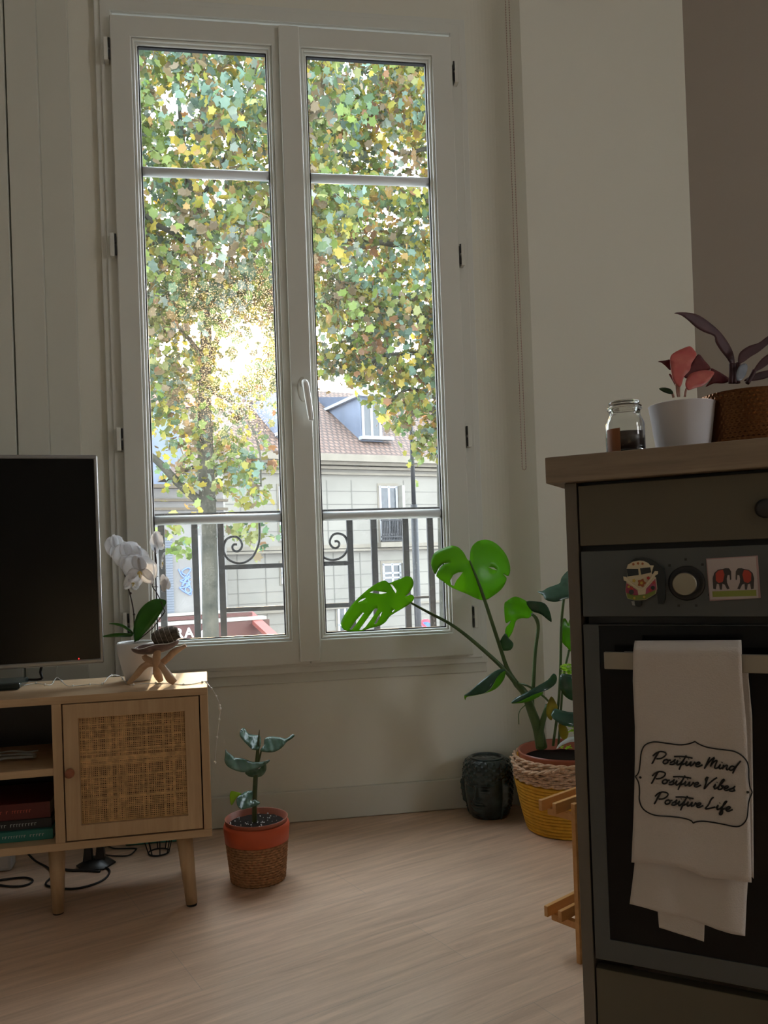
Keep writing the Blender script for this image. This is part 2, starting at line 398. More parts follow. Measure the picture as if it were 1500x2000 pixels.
# ------------------------------------------------------------------ window
def glassmat():
    m = bpy.data.materials.new('dusty_window_glass'); m.use_nodes = True; t = m.node_tree; t.nodes.remove(t.nodes['Principled BSDF']); o = t.nodes['Material Output']
    tr = t.nodes.new('ShaderNodeBsdfTransparent'); tr.inputs[0].default_value = (.97, .985, .98, 1)
    gl = t.nodes.new('ShaderNodeBsdfGlossy'); gl.inputs['Roughness'].default_value = .02
    du = t.nodes.new('ShaderNodeBsdfTranslucent'); du.inputs[0].default_value = (.9, .92, .95, 1)
    tcn = t.nodes.new('ShaderNodeTexCoord')
    n = t.nodes.new('ShaderNodeTexNoise'); n.inputs['Scale'].default_value = 3; t.links.new(tcn.outputs['Object'], n.inputs['Vector'])
    n2 = t.nodes.new('ShaderNodeTexNoise'); n2.inputs['Scale'].default_value = 420; n2.inputs['Detail'].default_value = 1; t.links.new(tcn.outputs['Object'], n2.inputs['Vector'])
    r = t.nodes.new('ShaderNodeMapRange'); r.inputs['From Min'].default_value = .62; r.inputs['From Max'].default_value = .74; r.inputs['To Min'].default_value = .0015; r.inputs['To Max'].default_value = .10
    t.links.new(n2.outputs[0], r.inputs['Value'])
    r2 = t.nodes.new('ShaderNodeMapRange'); r2.inputs['From Min'].default_value = .3; r2.inputs['From Max'].default_value = .7; r2.inputs['To Min'].default_value = .6; r2.inputs['To Max'].default_value = 1.4
    t.links.new(n.outputs[0], r2.inputs['Value'])
    mu = t.nodes.new('ShaderNodeMath'); mu.operation = 'MULTIPLY'; t.links.new(r.outputs[0], mu.inputs[0]); t.links.new(r2.outputs[0], mu.inputs[1])
    m1 = t.nodes.new('ShaderNodeMixShader'); m1.inputs[0].default_value = .02; t.links.new(tr.outputs[0], m1.inputs[1]); t.links.new(gl.outputs[0], m1.inputs[2])
    m2 = t.nodes.new('ShaderNodeMixShader'); t.links.new(mu.outputs[0], m2.inputs[0]); t.links.new(m1.outputs[0], m2.inputs[1]); t.links.new(du.outputs[0], m2.inputs[2])
    fw = t.nodes.new('ShaderNodeBsdfRefraction'); fw.inputs['IOR'].default_value = 1.15; fw.inputs['Roughness'].default_value = .62; fw.inputs[0].default_value = (1, .95, .88, 1)
    r3 = t.nodes.new('ShaderNodeMapRange'); r3.inputs['From Min'].default_value = .54; r3.inputs['From Max'].default_value = .72; r3.inputs['To Min'].default_value = .0001; r3.inputs['To Max'].default_value = .011
    n3 = t.nodes.new('ShaderNodeTexNoise'); n3.inputs['Scale'].default_value = 300; t.links.new(tcn.outputs['Object'], n3.inputs['Vector']); t.links.new(n3.outputs[0], r3.inputs['Value'])
    m3 = t.nodes.new('ShaderNodeMixShader'); t.links.new(r3.outputs[0], m3.inputs[0]); t.links.new(m2.outputs[0], m3.inputs[1]); t.links.new(fw.outputs[0], m3.inputs[2])
    t.links.new(m3.outputs[0], o.inputs[0]); return m
M_glass = glassmat()
win = thing('window_1', None, None, (.195, YW, OZ0), kind='structure')
bm = B(); frame_ring(bm, -.352, .735, .435, 2.385, .05, .05, .045, .05, YW-.016, YW+.06)
obj('outer_frame', bm, M_pvc, win, world=True, bevel=.002)
bm = B(); frame_ring(bm, -.335, .717, .452, 2.368, .03, .03, .03, .03, YW-.022, YW+.05)
obj('frame_lip', bm, M_pvc, win, world=True, bevel=.002)
YS = 2.288
def sash(x0, x1, gx0, gx1):
    z0, z1, g0, g1 = .462, 2.313, .548, 2.238
    bm = B(); e = .016
    frame_ring(bm, x0, x1, z0, z1, gx0-x0-e, x1-gx1-e, g0-z0-e, z1-g1-e, YS, YS+.06)
    s = obj('sash', bm, M_pvc, win, world=True, bevel=.003)
    # stepped and rounded glazing bead
    bm = B(); frame_ring(bm, gx0-e, gx1+e, g0-e, g1+e, .008, .008, .008, .008, YS+.005, YS+.02)
    frame_ring(bm, gx0-e+.006, gx1+e-.006, g0-e+.006, g1+e-.006, .009, .009, .009, .009, YS+.012, YS+.028)
    obj('glazing_bead', bm, M_pvc, s, world=True, bevel=.003)
    bm = B(); frame_ring(bm, gx0-.001, gx1+.001, g0-.001, g1+.001, .0035, .0035, .0035, .0035, YS+.018, YS+.03)
    obj('gasket', bm, M_gasket, s, world=True)
    bm = bx(gx0-.004, gx1+.004, YS+.030, YS+.034, g0-.004, g1+.004)
    obj('glass_pane', bm, M_glass, s, world=True, label='dusty clear glass pane')
    for zc in (1.887, .889):
        bm = B(); tube(bm, [(gx0+.001, YS+.032, zc), (gx1-.001, YS+.032, zc)], .0135, 28)
        obj('glazing_bar', bm, M_bar, s, world=True)
    return s
sL = sash(-.306, .196, -.233, .129)
sR = sash(.198, .684, .246, .606)
obj('astragal', bx(.1665, .2255, YS-.014, YS-.0005, .470, 2.305), M_pvc, win, world=True, bevel=.003)
hz = [ony(208, 95, YS).z, ony(224, 478, YS).z, ony(238, 858, YS).z, ony(924, 1205, YS).z]
hx = [(-.317, hz[0]), (-.317, hz[1]), (-.317, hz[2]), (-.317, .60)]+[(.696, ony(884, 140, YS).z), (.696, ony(898, 497, YS).z), (.696, ony(911, 852, YS).z), (.696, hz[3])]
for k, (x, z) in enumerate(hx):
    bm = B(); sg = -1 if x < 0 else 1
    box(bm, x-.007, x+.005, YS-.004, YW-.0165, z-.033, z+.033)
    h = obj('hinge', bm, M_pvc, win, world=True, bevel=.002)
    bm = B(); xx = x-sg*.0085
    tube(bm, [(xx, YS-.002, z-.03), (xx, YS-.002, z-.004)], .0025, 8); tube(bm, [(xx, YS-.002, z+.004), (xx, YS-.002, z+.03)], .0025, 8)
    obj('hinge_pin', bm, M_gasket, h, world=True)
# handle
hc = ony(592, 760, YS-.016)
bm = B()
for k in range(2):
    pass
bmesh.ops.create_uvsphere(bm, u_segments=20, v_segments=10, radius=1, matrix=Matrix.Translation((hc.x, YS-.015, hc.z)) @ Matrix.Diagonal((.016, .007, .036, 1)))
for f in bm.faces: f.smooth = True
hd = obj('window_handle', bm, M_pvc, win, world=True)
yy = YS-.016
bm = B(); tube(bm, [(hc.x+.002, yy, hc.z+.012), (hc.x+.002, yy-.028, hc.z+.014), (hc.x+.004, yy-.042, hc.z+.004), (hc.x+.008, yy-.045, hc.z-.03), (hc.x+.013, yy-.045, hc.z-.07), (hc.x+.016, yy-.044, hc.z-.098)], [.0085, .0085, .0095, .0095, .009, .0075], 12, smooth=5)
obj('lever', bm, mat('glossy_white_handle', (.85, .85, .83), .18), hd, world=True)
# exterior sill
struct('window_sill_outer', bx(-.33, .715, YW+.061, YW+.30, .40, .445), mat('stone_sill', (.5, .48, .44), .8, var=.1), bevel=.004)['kind'] = 'structure'

# roller blind chain hanging beside the window
ch0 = onpl(997, 5, (0, 2.17, 0), (0, 1, 0)); ch1 = ony(1024, 918, 2.17)
ct = thing('blind_chain', 'thin beaded roller blind pull chain hanging right of the window', 'chain', (ch1.x, 2.17, ch1.z))
X0 = ch1.x
bm = B(); zz = 2.74
pts = []
for k in range(400):
    z = zz-k*.0075
    if z < ch1.z+.008: break
    pts.append((X0-.0055-.0008*math.sin(z*2), z)); pts.append((X0+.0055+.0008*math.sin(z*3), z))
for a_ in range(5): pts.append((X0+.0055*math.cos(PI+a_*PI/4), ch1.z+.006+.0055*math.sin(PI+a_*PI/4)))
for (x, z) in pts:
    bmesh.ops.create_icosphere(bm, subdivisions=1, radius=.0019, matrix=Matrix.Translation((x, 2.17, z)))
obj('bead_strand', bm, mat('chain_beads', (.30, .25, .20), .4), ct, world=True, smooth=True)
bm = B(); tube(bm, [(X0-.0055, 2.17, zz), (X0-.0055, 2.17, ch1.z+.006), (X0, 2.17, ch1.z), (X0+.0055, 2.17, ch1.z+.006), (X0+.0055, 2.17, zz)], .0006, 5)
obj('cord', bm, M_brownrim, ct, world=True)

# ------------------------------------------------------------------ tv cabinet
CA = Vector((-.077, 1.783, 0)); CT = .487; ca = .04
cab = thing('tv_cabinet', 'light oak television bench with woven cane door and splayed legs', 'cabinet', CA, ca)
CW, CDp = 1.55, .27
bt = .0165
body = B(); box(body, -CW, 0, 0, CDp, CT-bt, CT)
box(body, -CW, 0, 0, CDp, .159, .159+bt)
bo = obj('carcass', body, M_oak, cab, bevel=.0008)
for x0, x1 in ((-.017, 0), (-.327, -.307), (-CW+.307, -CW+.327), (-CW, -CW+.017)):
    obj('side_panel', bx(x0, x1, .0005, CDp, .159+bt, CT-bt), M_oakv, cab, bevel=.0008)
obj('back_panel', bx(-CW+.017, -.017, CDp-.006, CDp-.001, .159+bt, CT-bt), M_black, cab)
obj('shelf', bx(-CW+.327, -.327, .002, CDp-.006, .319, .335), M_oak, cab, bevel=.0008)
def door(x0, x1, kx):
    z0, z1 = .179, .469; fr = .031
    bm = B(); frame_ring(bm, x0, x1, z0, z1, fr, fr, fr, fr, -.002, .014)
    d_ = obj('door', bm, M_oakv, cab, bevel=.0008)
    gx0, gx1, gz0, gz1 = x0+fr-.001, x1-fr+.001, z0+fr-.001, z1-fr+.001
    bm = bx(gx0, gx1, .0105, .0125, gz0, gz1); obj('door_backing', bm, M_caneb, d_)
    bm = B(); rr = random.Random(3); n = 56
    for i in range(n):
        x = gx0+(i+.5)/n*(gx1-gx0)+rr.uniform(-.0006, .0006); wd = rr.choice((.0007, .0009, .0012, .0017))
        box(bm, x-wd, x+wd, .0072, .0082, gz0, gz1)
    for i in range(n+2):
        z = gz0+(i+.5)/(n+2)*(gz1-gz0)+rr.uniform(-.0006, .0006); wd = rr.choice((.0007, .0009, .0011, .0018))
        box(bm, gx0, gx1, .0062, .0071, z-wd, z+wd)
    obj('cane_panel', bm, M_cane, d_, label='golden woven cane panel')
    bm = B(); lathe(bm, [(0, -.021), (.006, -.0205), (.0095, -.017), (.0105, -.011), (.008, -.005), (.0055, 0)], seg=20, M=Matrix.Rotation(-PI/2, 4, 'X'))
    bm.transform(Matrix.Translation((kx, -.002, .325)))
    obj('knob', bm, mat('reddish_wood_knob', (.30, .10, .05), .45), d_, smooth=True, label='round reddish wooden knob')
door(-.304, -.0195, -.292); door(-CW+.0195, -CW+.304, -CW+.292)
def legm(x, y, dx, dy):
    bm = B(); tube(bm, [(x, y, .1589), (x+dx, y+dy, .004)], [.0185, .0125], 24); return bm
for x, y, dx, dy in ((-.062, .045, .012, -.012), (-.066, .225, -.0, .012), (-.335, .055, -.004, .015), (-CW+.335, .055, 0, .015), (-CW+.062, .045, -.012, -.012), (-CW+.062, .225, -.012, .012)):
    lg = obj('leg', legm(x, y, dx, dy), M_oakv, cab, smooth=False)
    bm = B(); tube(bm, [(x+dx, y+dy, .0), (x+dx, y+dy, .004)], .0115, 16); obj('foot_pad', bm, M_black, lg)

def cabp(u, v, z):   # cabinet frame to world
    return CA+Vector((u*math.cos(ca)-v*math.sin(ca), u*math.sin(ca)+v*math.cos(ca), z))
def oncab(px, py, z=CT): return onpl(px, py, (0, 0, z), (0, 0, 1))

# things on its shelves
cm = [mat('grey_white_cloth', (.30, .30, .28), .9), mat('dark_red_cover', (.10, .012, .01), .5), mat('near_black_cover', (.02, .018, .02), .5), mat('teal_cover', (.02, .16, .13), .5), mat('page_paper', (.45, .42, .36), .9), mat('red_lettering', (.5, .08, .05), .6), mat('pale_lettering', (.45, .47, .45), .6)]
bm = B(); rr = random.Random(5)
for k in range(3):
    pts = [Vector((-.54+i*.02, .06+.015*k+.01*math.sin(i*1.3+k), .3385+.004*k+.004*abs(math.sin(i+k)))) for i in range(9)]
    tube(bm, pts, .006-.001*k, 8, smooth=3, flat=.55)
bm.transform(Matrix.Translation((0, .03, .003)))
t_ = thing('crumpled_cloth', 'small crumpled pale cloth lying in the upper open compartment', 'cloth', cabp(-.46, .07, .336), ca)
bm.transform(Matrix.Translation((.46, -.07, -.336)))
obj('fabric', bm, cm[0], t_)
def book(z, th, x0, x1, y0, cov, label, name='book', letters=None):
    t = thing(name, label, 'book', cabp(x1, y0, z), ca, 'books lying in the lower compartment')
    wd = x1-x0; dp = .17
    bm = B(); box(bm, -wd, 0, 0, dp, 0, .0015); box(bm, -wd, 0, 0, dp, th-.0015, th); box(bm, -wd, 0, 0, .0015, .0015, th-.0015)
    c = obj('cover', bm, cov, t)
    obj('pages', bx(-wd+.003, -.003, .0017, dp-.003, .0017, th-.0017), cm[4], t)
    if letters:
        xx0, xx1, m_, h = letters
        bm = B(); x = xx0; rr = random.Random(int(z*1e4))
        while x < xx1:
            wl = rr.uniform(.0025, .005); box(bm, x, x+wl*.35, -.0006, -.0001, th/2-h/2, th/2+h/2); box(bm, x, x+wl, -.0006, -.0001, th/2+h/2-.001, th/2+h/2)
            x += wl+.002
            if rr.random() < .15: x += .006
        obj('spine_lettering', bm, m_, c)
    return t
zb = .159+bt+.0005
book(zb, .022, -.58, -.338, .035, cm[3], 'teal book at the bottom of the stack in the open compartment', letters=(-.235, -.02, cm[6], .005))
book(zb+.0225, .020, -.60, -.342, .045, cm[2], 'black book with pale spine lettering between the teal and red ones', letters=(-.12, -.03, cm[6], .006))
book(zb+.043, .034, -.60, -.345, .05, cm[1], 'thick dark red book topmost in the lower open compartment', letters=(-.16, -.04, cm[5], .006))

# television
ta = math.radians(8)
tvR = at(203, 1285, 1.86)
tv = thing('television', 'black flat screen television with thin clear bezel on the cane bench', 'television', (tvR.x, tvR.y, CT), ta)
H0, H1 = .050, .535
bm = B(); frame_ring(bm, -.92, 0, H0, H1, .008, .008, .011, .009, -.012, .002)
obj('bezel', bm, M_bez, tv, bevel=.003, label='thin translucent grey bezel')
obj('screen', bx(-.9119, -.0081, -.008, -.003, H0+.0111, H1-.0091), M_scr, tv, label='switched off black screen')
obj('housing', bx(-.90, -.02, .0025, .028, H0+.02, H1-.03), M_black, tv, bevel=.006)
bm = B(); prism(bm, [Vector((-.55, .01, .004)), Vector((-.37, .01, .004)), Vector((-.43, .01, .10)), Vector((-.49, .01, .10))], (0, .012, 0))
st = obj('stand', bm, M_black, tv, bevel=.002)
obj('stand_base', bx(-.60, -.32, -.01, .12, .0005, .0045), M_black, tv, bevel=.002)
bm = B(); ball(bm, (-.055, -.0085, H0+.0135), .0012); obj('standby_light', bm, mat('red_standby_led', (.8, .02, .02), .4, emis=((1, .02, .02), 3)), tv)
# cable behind tv
p0 = at(84, 1290, 1.95); p1 = at(80, 1334, 1.96)
bm = B(); tube(bm, [p0+Vector((0, .02, .03)), p0, at(79, 1312, 1.965), Vector((p1.x, p1.y, CT+.003)), Vector((p1.x-.05, p1.y+.01, CT+.003))], .0032, 8, smooth=4)
obj('power_cord', bm, M_cable, tv, world=True)

# set-top box
q = oncab(0, 1345)
sb = thing('set_top_box', 'flat dark media box lying on the oak bench before the screen', 'media box', (q.x, q.y, CT), ca+.02)
obj('box_body', bx(-.14, .052, -.045, .06, .002, .017), mat('dark_translucent_box', (.02, .035, .035), .15), sb, bevel=.004)
obj('box_base', bx(-.135, .046, -.04, .055, .0002, .002), M_black, sb)

# orchid
oc = oncab(266, 1334)+Vector((0, .045, 0))
orchid = thing('orchid', 'white moth orchid in a smooth white pot beside the television', 'potted plant', (oc.x, oc.y, CT))
bm = B(); lathe(bm, [(0, 0), (.027, 0), (.030, .003), (.040, .040), (.047, .072), (.0485, .088), (.0455, .0925), (.043, .0885), (.041, .078), (0, .078)], seg=48)
obj('pot', bm, M_cer, orchid, smooth=True)
bm = B(); lathe(bm, [(0, .0785), (.041, .0785), (.03, .086), (0, .090)], seg=20); obj('bark', bm, M_soil, orchid)
OD = (oc-CAM).dot(CF)
z6 = lambda pts: Z(200, 1020, 6.06, pts)
M_orl = leafmat('orchid_leaf', (.02, .07, .012), .3, .35, (.05, .15, .03), 25, (.09, .28, .02))
def leafobj(name, pts, d0, gx, gy, m, parent, cur=0, holes=(), sm=3, solid=.0012, label=None, cx=None, cy=None):
    P = smooth2(pts, sm) if sm else pts
    mx_ = sum(p[0] for p in pts)/len(pts); my_ = sum(p[1] for p in pts)/len(pts)
    R_ = max(math.hypot(p[0]-mx_, p[1]-my_) for p in pts)
    bm = fillpoly(P, lambda x, y: d0+gx*(x-mx_)/R_+gy*(y-my_)/R_+cur*(((x-mx_)**2+(y-my_)**2)/R_**2), holes)
    return obj(name, bm, m, parent, world=True, solid=solid, label=label)
leafobj('leaf', z6([(380, 1400), (365, 1280), (390, 1150), (440, 1040), (530, 950), (640, 905), (740, 920), (752, 960), (700, 1060), (620, 1180), (520, 1290), (430, 1390)]), OD-.01, .02, .01, M_orl, orchid, .01, label='large upright green leaf')
leafobj('leaf', z6([(350, 1330), (310, 1290), (230, 1240), (130, 1210), (75, 1200), (130, 1192), (230, 1205), (320, 1260), (365, 1310)]), OD-.02, .0, .02, M_orl, orchid)
leafobj('leaf', z6([(345, 1350), (250, 1355), (60, 1360), (0, 1350), (70, 1330), (200, 1310), (350, 1320)]), OD-.03, .0, .03, M_orl, orchid)
def zz6(x, y, d): return at(200+x/6.06, 1020+y/6.06, d)
M_stem = mat('dark_stem', (.035, .02, .015), .5)
bm = B(); tube(bm, [zz6(385, 1420, OD), zz6(378, 1250, OD), zz6(370, 1060, OD), zz6(335, 880, OD), zz6(290, 720, OD), zz6(262, 600, OD), zz6(255, 500, OD), zz6(300, 420, OD), zz6(330, 330, OD)], .0016, 7, smooth=5)
for (x, y) in ((375, 1090), (335, 840), (262, 590)): ball(bm, zz6(x, y, OD), .0032, seg=8)
obj('flower_stem', bm, M_stem, orchid, world=True)
bm = B(); tube(bm, [zz6(740, 1060, OD-.01), zz6(690, 930, OD), zz6(640, 830, OD), zz6(590, 750, OD), zz6(610, 640, OD+.01), zz6(640, 500, OD+.01), zz6(620, 300, OD+.02)], .0013, 7, smooth=5)
tube(bm, [zz6(600, 645, OD), zz6(660, 640, OD)], .001, 6); tube(bm, [zz6(600, 765, OD), zz6(660, 765, OD)], .001, 6)
tube(bm, [zz6(740, 1060, OD-.01), zz6(600, 1250, OD), zz6(420, 1400, OD)], .0012, 6)
obj('flower_stem', bm, M_stem, orchid, world=True)
M_pet = leafmat('white_petal', (.88, .89, .92), .6, .5, (.95, .95, .96), 20)
M_lip = mat('cream_yellow_lip', (.75, .60, .22), .5)
def petal(bm, M, L_, W_, cup, ang, tilt):
    n, m = 7, 6
    R_ = M @ Matrix.Rotation(ang, 4, 'Y') @ Matrix.Rotation(tilt, 4, 'X')
    g = []
    for i in range(n+1):
        t = i/n; wdt = W_*max(.06, math.sin(PI*min(1.0, t**.85*.96+.035)))**.5; row = []
        for j in range(-m//2, m//2+1):
            s = 2*j/m; row.append(bm.verts.new(R_ @ Vector((s*wdt, cup*(s*s*.6+t*t*.8-.25*t)*L_, t*L_))))
        g.append(row)
    for i in range(n):
        for j in range(m):
            f = bm.faces.new((g[i][j], g[i][j+1], g[i+1][j+1], g[i+1][j])); f.smooth = True
def flower(x, y, d, size, yaw, pitch, roll=0, cup=-.13):
    c = zz6(x, y, d)
    M = Matrix.Translation(c) @ Matrix.Rotation(yaw, 4, 'Z') @ Matrix.Rotation(pitch, 4, 'X') @ Matrix.Rotation(roll, 4, 'Y')
    bm = B()
    for ang, L_, W_ in ((0, .95, .36), (math.radians(128), .92, .33), (math.radians(-128), .92, .33)): petal(bm, M @ Matrix.Translation((0, .001, 0)), size*1.22*L_, size*1.4*W_, cup, ang, .05)
    for ang in (math.radians(66), math.radians(-66)): petal(bm, M, size*1.22, size*.86, cup, ang, -.08)
    f = obj('flower', bm, M_pet, orchid, world=True, solid=.0004)
    bm = B(); s = size
    ball(bm, (0, -.12*s, -.08*s), .10*s, 1, 1.2, .8, 8); ball(bm, (0, -.2*s, -.28*s), .09*s, .7, .6, 1.7, 8); ball(bm, (.12*s, -.14*s, -.16*s), .07*s, .5, 1, 1.2, 8); ball(bm, (-.12*s, -.14*s, -.16*s), .07*s, .5, 1, 1.2, 8)
    bm.transform(M); obj('lip', bm, M_lip, f, world=True)
flower(150, 300, OD-.015, .027, .9, -.1, -.2)
flower(300, 400, OD-.01, .031, .5, .0, -.35)
flower(395, 430, OD+.01, .027, -.2, .1, .2)
flower(450, 570, OD-.035, .037, -.35, .35, .1)
flower(360, 700, OD-.01, .026, .9, .5, .1)
flower(640, 250, OD+.015, .026, 2.2, -.1, .3)
flower(700, 470, OD+.02, .021, 1.6, .2, 0)
bm = B()
for k in range(9):
    a_ = k*2.4; ball(bm, zz6(735+50*math.cos(a_)*(k/9), 720+75*math.sin(a_)*(k/9), OD-.01-.004*math.cos(k)), .0085, .8, .8, 1.3, 8)
obj('half_open_flower', bm, M_pet, orchid, world=True)

# carved tripod holding a shell and a herb bundle
TD = (oncab(310, 1337)-CAM).dot(CF)-.01
def z6t(x, y, dd=0):
    p = at(200+x/6.06, 1020+y/6.06, TD+dd); return p
tb = oncab(318, 1337)
tri = thing('carved_tripod', 'small pale carved wooden tripod stand on the bench corner', 'stand', (tb.x, tb.y, CT))
M_carv = woodmat('carved_wood', (.46, .28, .16), (.64, .44, .29), 2, .8, .5)
def on_top(p): return Vector((p.x, p.y, max(p.z, CT+.0035)))
for pts, r in (([(300, 1915, 0), (400, 1815, 0), (480, 1720, 0), (560, 1680, .004), (680, 1680, .01), (780, 1610, .01), (850, 1540, .012), (990, 1462, .014)], [.0035, .006, .0065, .006, .0065, .0065, .0065, .0035]),
               ([(860, 1905, -.01), (800, 1850, -.01), (740, 1760, -.006), (680, 1690, -.002), (590, 1650, 0), (520, 1620, 0), (490, 1580, 0)], [.006, .0085, .0065, .006, .006, .006, .005]),
               ([(690, 1880, .04), (655, 1800, .03), (640, 1700, .0), (640, 1620, -.012), (650, 1540, -.018), (650, 1505, -.02)], [.006, .0085, .0065, .0075, .0065, .004])):
    bm = B(); tube(bm, [on_top(z6t(*p))+Vector((0, 0, .001)) for p in pts], [q*1.2 for q in r], 12, smooth=5)
    obj('carved_leg', bm, M_carv, tri, world=True)
sc = z6t(560, 1500, .005)
sh = thing('abalone_shell', 'brown shell with pearly rim resting across the carved tripod', 'shell', (sc.x, sc.y, sc.z))
M_shell = mat('shell_back', (.16, .10, .09), .4, var=.5, vs_=50, bump=.5, bs=90); M_pearl = mat('pearl_rim', (.75, .75, .78), .2)
a0, a1 = z6t(345, 1500, -.01), z6t(905, 1390, .015)
ax = (a1-a0); Ls = ax.length; ax.normalize(); upv = (Vector((0, 0, 1))-ax*ax.z).normalized(); sd_ = ax.cross(upv)
Ms = Matrix(((ax.x, sd_.x, upv.x, 0), (ax.y, sd_.y, upv.y, 0), (ax.z, sd_.z, upv.z, 0), (0, 0, 0, 1)))
Ms = Matrix.Translation((a0+a1)/2) @ Ms
bm = B(); n = 24; rows = []
for i in range(9):
    t = i/8; row = []
    for k in range(n):
        a_ = 2*PI*k/n; row.append(bm.verts.new(Vector((math.cos(a_)*Ls*.5*math.sin(t*PI/2), math.sin(a_)*Ls*.33*math.sin(t*PI/2), -.020*math.cos(t*PI/2)+.002*math.sin(a_*5)*t))))
    rows.append(row)
for i in range(8):
    for k in range(n): bm.faces.new((rows[i][k], rows[i][(k+1) % n], rows[i+1][(k+1) % n], rows[i+1][k]))
rim = [v.co.copy() for v in rows[-1]]
bmesh.ops.remove_doubles(bm, verts=bm.verts, dist=1e-5); bm.transform(Ms)
obj('shell_body', bm, M_shell, sh, world=True, smooth=True, solid=.002)
bm = B(); tube(bm, [Ms @ p for p in rim], .0013, 6, closed=True); obj('pearly_rim', bm, M_pearl, sh, world=True)
b0, b1 = z6t(600, 1420, -.008), z6t(900, 1330, 0)
hb = thing('herb_bundle', 'dark string-wrapped dried herb bundle lying in the shell', 'herb bundle', tuple(b0))
d_ = b1-b0; bm = B(); npt = 14
tube(bm, [b0+d_*(i/npt)+Vector((0, 0, .006)) for i in range(npt+1)], [.0115+.0085*math.sin(PI*(i/npt)*.85+.25)+.001*math.sin(i*2.3) for i in range(npt+1)], 14)
rr = random.Random(4)
for v in bm.verts: v.co += Vector((rr.uniform(-1, 1), rr.uniform(-1, 1), rr.uniform(-1, 1)))*.0012
obj('dried_leaves', bm, mat('dried_sage', (.10, .085, .065), .9, var=.5, vs_=160, bump=.8, bs=250), hb, world=True)
bm = B(); dn = d_.normalized(); s1 = dn.orthogonal().normalized(); s2 = dn.cross(s1)
tube(bm, [b0+Vector((0, 0, .006))+d_*(.1+.8*k/90)+(s1*math.cos(k*.30)+s2*math.sin(k*.30))*(.0128+.0085*math.sin(PI*(.1+.8*k/90)*.85+.25)) for k in range(91)], .00045, 5)
obj('string', bm, mat('pale_string', (.45, .38, .33), .8), hb, world=True)

# fairy light wire
fl = thing('fairy_lights', 'clear wire of tiny fairy lights trailing along the bench and off its corner', 'string lights', (oncab(300, 1338).x, oncab(300, 1338).y, CT))
fp = [oncab(x, y)+Vector((0, 0, h)) for x, y, h in [(-30, 1338, .002), (10, 1342, .004), (22, 1334, .012), (30, 1342, .002), (70, 1336, .002), (85, 1340, .004), (100, 1338, .001), (112, 1330, .008), (130, 1341, .003), (150, 1340, .001), (180, 1338, .002), (200, 1338, .003), (215, 1330, .012), (235, 1324, .004), (250, 1338, .002), (275, 1337, .002), (320, 1336, .002), (365, 1338, .001), (395, 1334, .002), (402, 1333, .002)]]
e0 = cabp(.006, .03, CT-.004)
fp += [e0] + [at(x, y, 1.80) for x, y in [(418, 1352), (426, 1368), (430, 1384), (428, 1410), (424, 1440), (421, 1470), (420, 1489)]]
fpc = catmull(fp, 6)
M_wire = mat('clear_wire', (.75, .74, .72), .2)
bm = B(); tube(bm, fpc, .0010, 5); obj('wire', bm, M_wire, fl, world=True)
M_bulb = mat('clear_bulb', (.85, .85, .82), .1, spec=.8)
for p_, r_ in [(fpc[i], .0025) for i in range(3, len(fpc)-8, 7)]+[(at(430, 1384, 1.80), .003), (at(420, 1489, 1.80), .0028)]:
    bm = B(); ball(bm, p_, r_, 1, 1, 1.3, 8); obj('bulb', bm, M_bulb, fl, world=True)


# ------------------------------------------------------------------ clutter under the bench
def fz(x, y, z=.003): return onz(x, y, z)
def cable(name, label, pts, r=.0026):
    P = [fz(*p) for p in pts]; t = thing(name, label, 'cable', (P[0].x, P[0].y, 0))
    bm = B(); tube(bm, P, r, 8, smooth=6); obj('cord', bm, M_cable, t, world=True); return t
cable('power_cable', 'long black cable looping on the floor behind the middle bench leg', [(55, 1668, .02), (70, 1682, .006), (95, 1696, .003), (100, 1712), (90, 1724), (96, 1731), (140, 1736), (180, 1728), (205, 1716), (214, 1702), (205, 1694), (180, 1693)])
cable('power_cable', 'black cable curling on the floor beside the white power strip', [(-30, 1724), (20, 1731), (50, 1729), (64, 1720), (50, 1714), (20, 1716), (-20, 1722)])
cable('power_cable', 'thin black cable running from the black stand towards the wire basket', [(195, 1667), (215, 1671), (250, 1671), (265, 1660), (262, 1657), (225, 1657), (208, 1653), (190, 1662)], .002)
cable('power_cable', 'black cable lying between the middle bench leg and the black stand', [(100, 1690, .003), (130, 1699), (165, 1700), (195, 1702)], .0035)
q = fz(0, 1702); ps = thing('power_strip', 'white plastic power strip box under the left of the bench', 'power strip', (q.x, q.y, 0), ca)
obj('strip_body', bx(-.10, .028, 0, .05, .001, .045), M_wpl, ps, bevel=.008)
bm = B(); tube(bm, [(-.03, .025, .0452), (-.03, .025, .047)], .014, 20); obj('socket', bm, M_black, ps)
q = fz(185, 1693); bs_ = thing('flared_stand', 'black flared base with two uprights on the floor under the bench', 'stand', (q.x, q.y+.02, 0), ca)
bm = B(); lathe(bm, [(0, 0), (.048, 0), (.050, .004), (.030, .014), (.024, .018), (0, .018)], seg=6); obj('base', bm, M_black, bs_, bevel=.002)
for x in (-.018, .012):
    bm = B(); prism(bm, [Vector((x-.013, -.012, .014)), Vector((x+.011, -.012, .014)), Vector((x+.008, -.012, .062)), Vector((x-.007, -.012, .062))], (0, .024, 0)); obj('upright', bm, M_black, bs_, bevel=.002)
obj('plug', bx(-.016, -.0, -.014, .012, .062, .078), M_wpl, bs_, bevel=.003)
q = fz(308, 1672); wb = thing('wire_basket', 'small black wire basket with ring base behind the bench leg', 'basket', (q.x, q.y+.03, 0))
bm = B(); tube(bm, [(.027*math.cos(2*PI*k/24), .027*math.sin(2*PI*k/24), .003) for k in range(24)], .002, 6, closed=True); obj('base_ring', bm, M_darkm, wb)
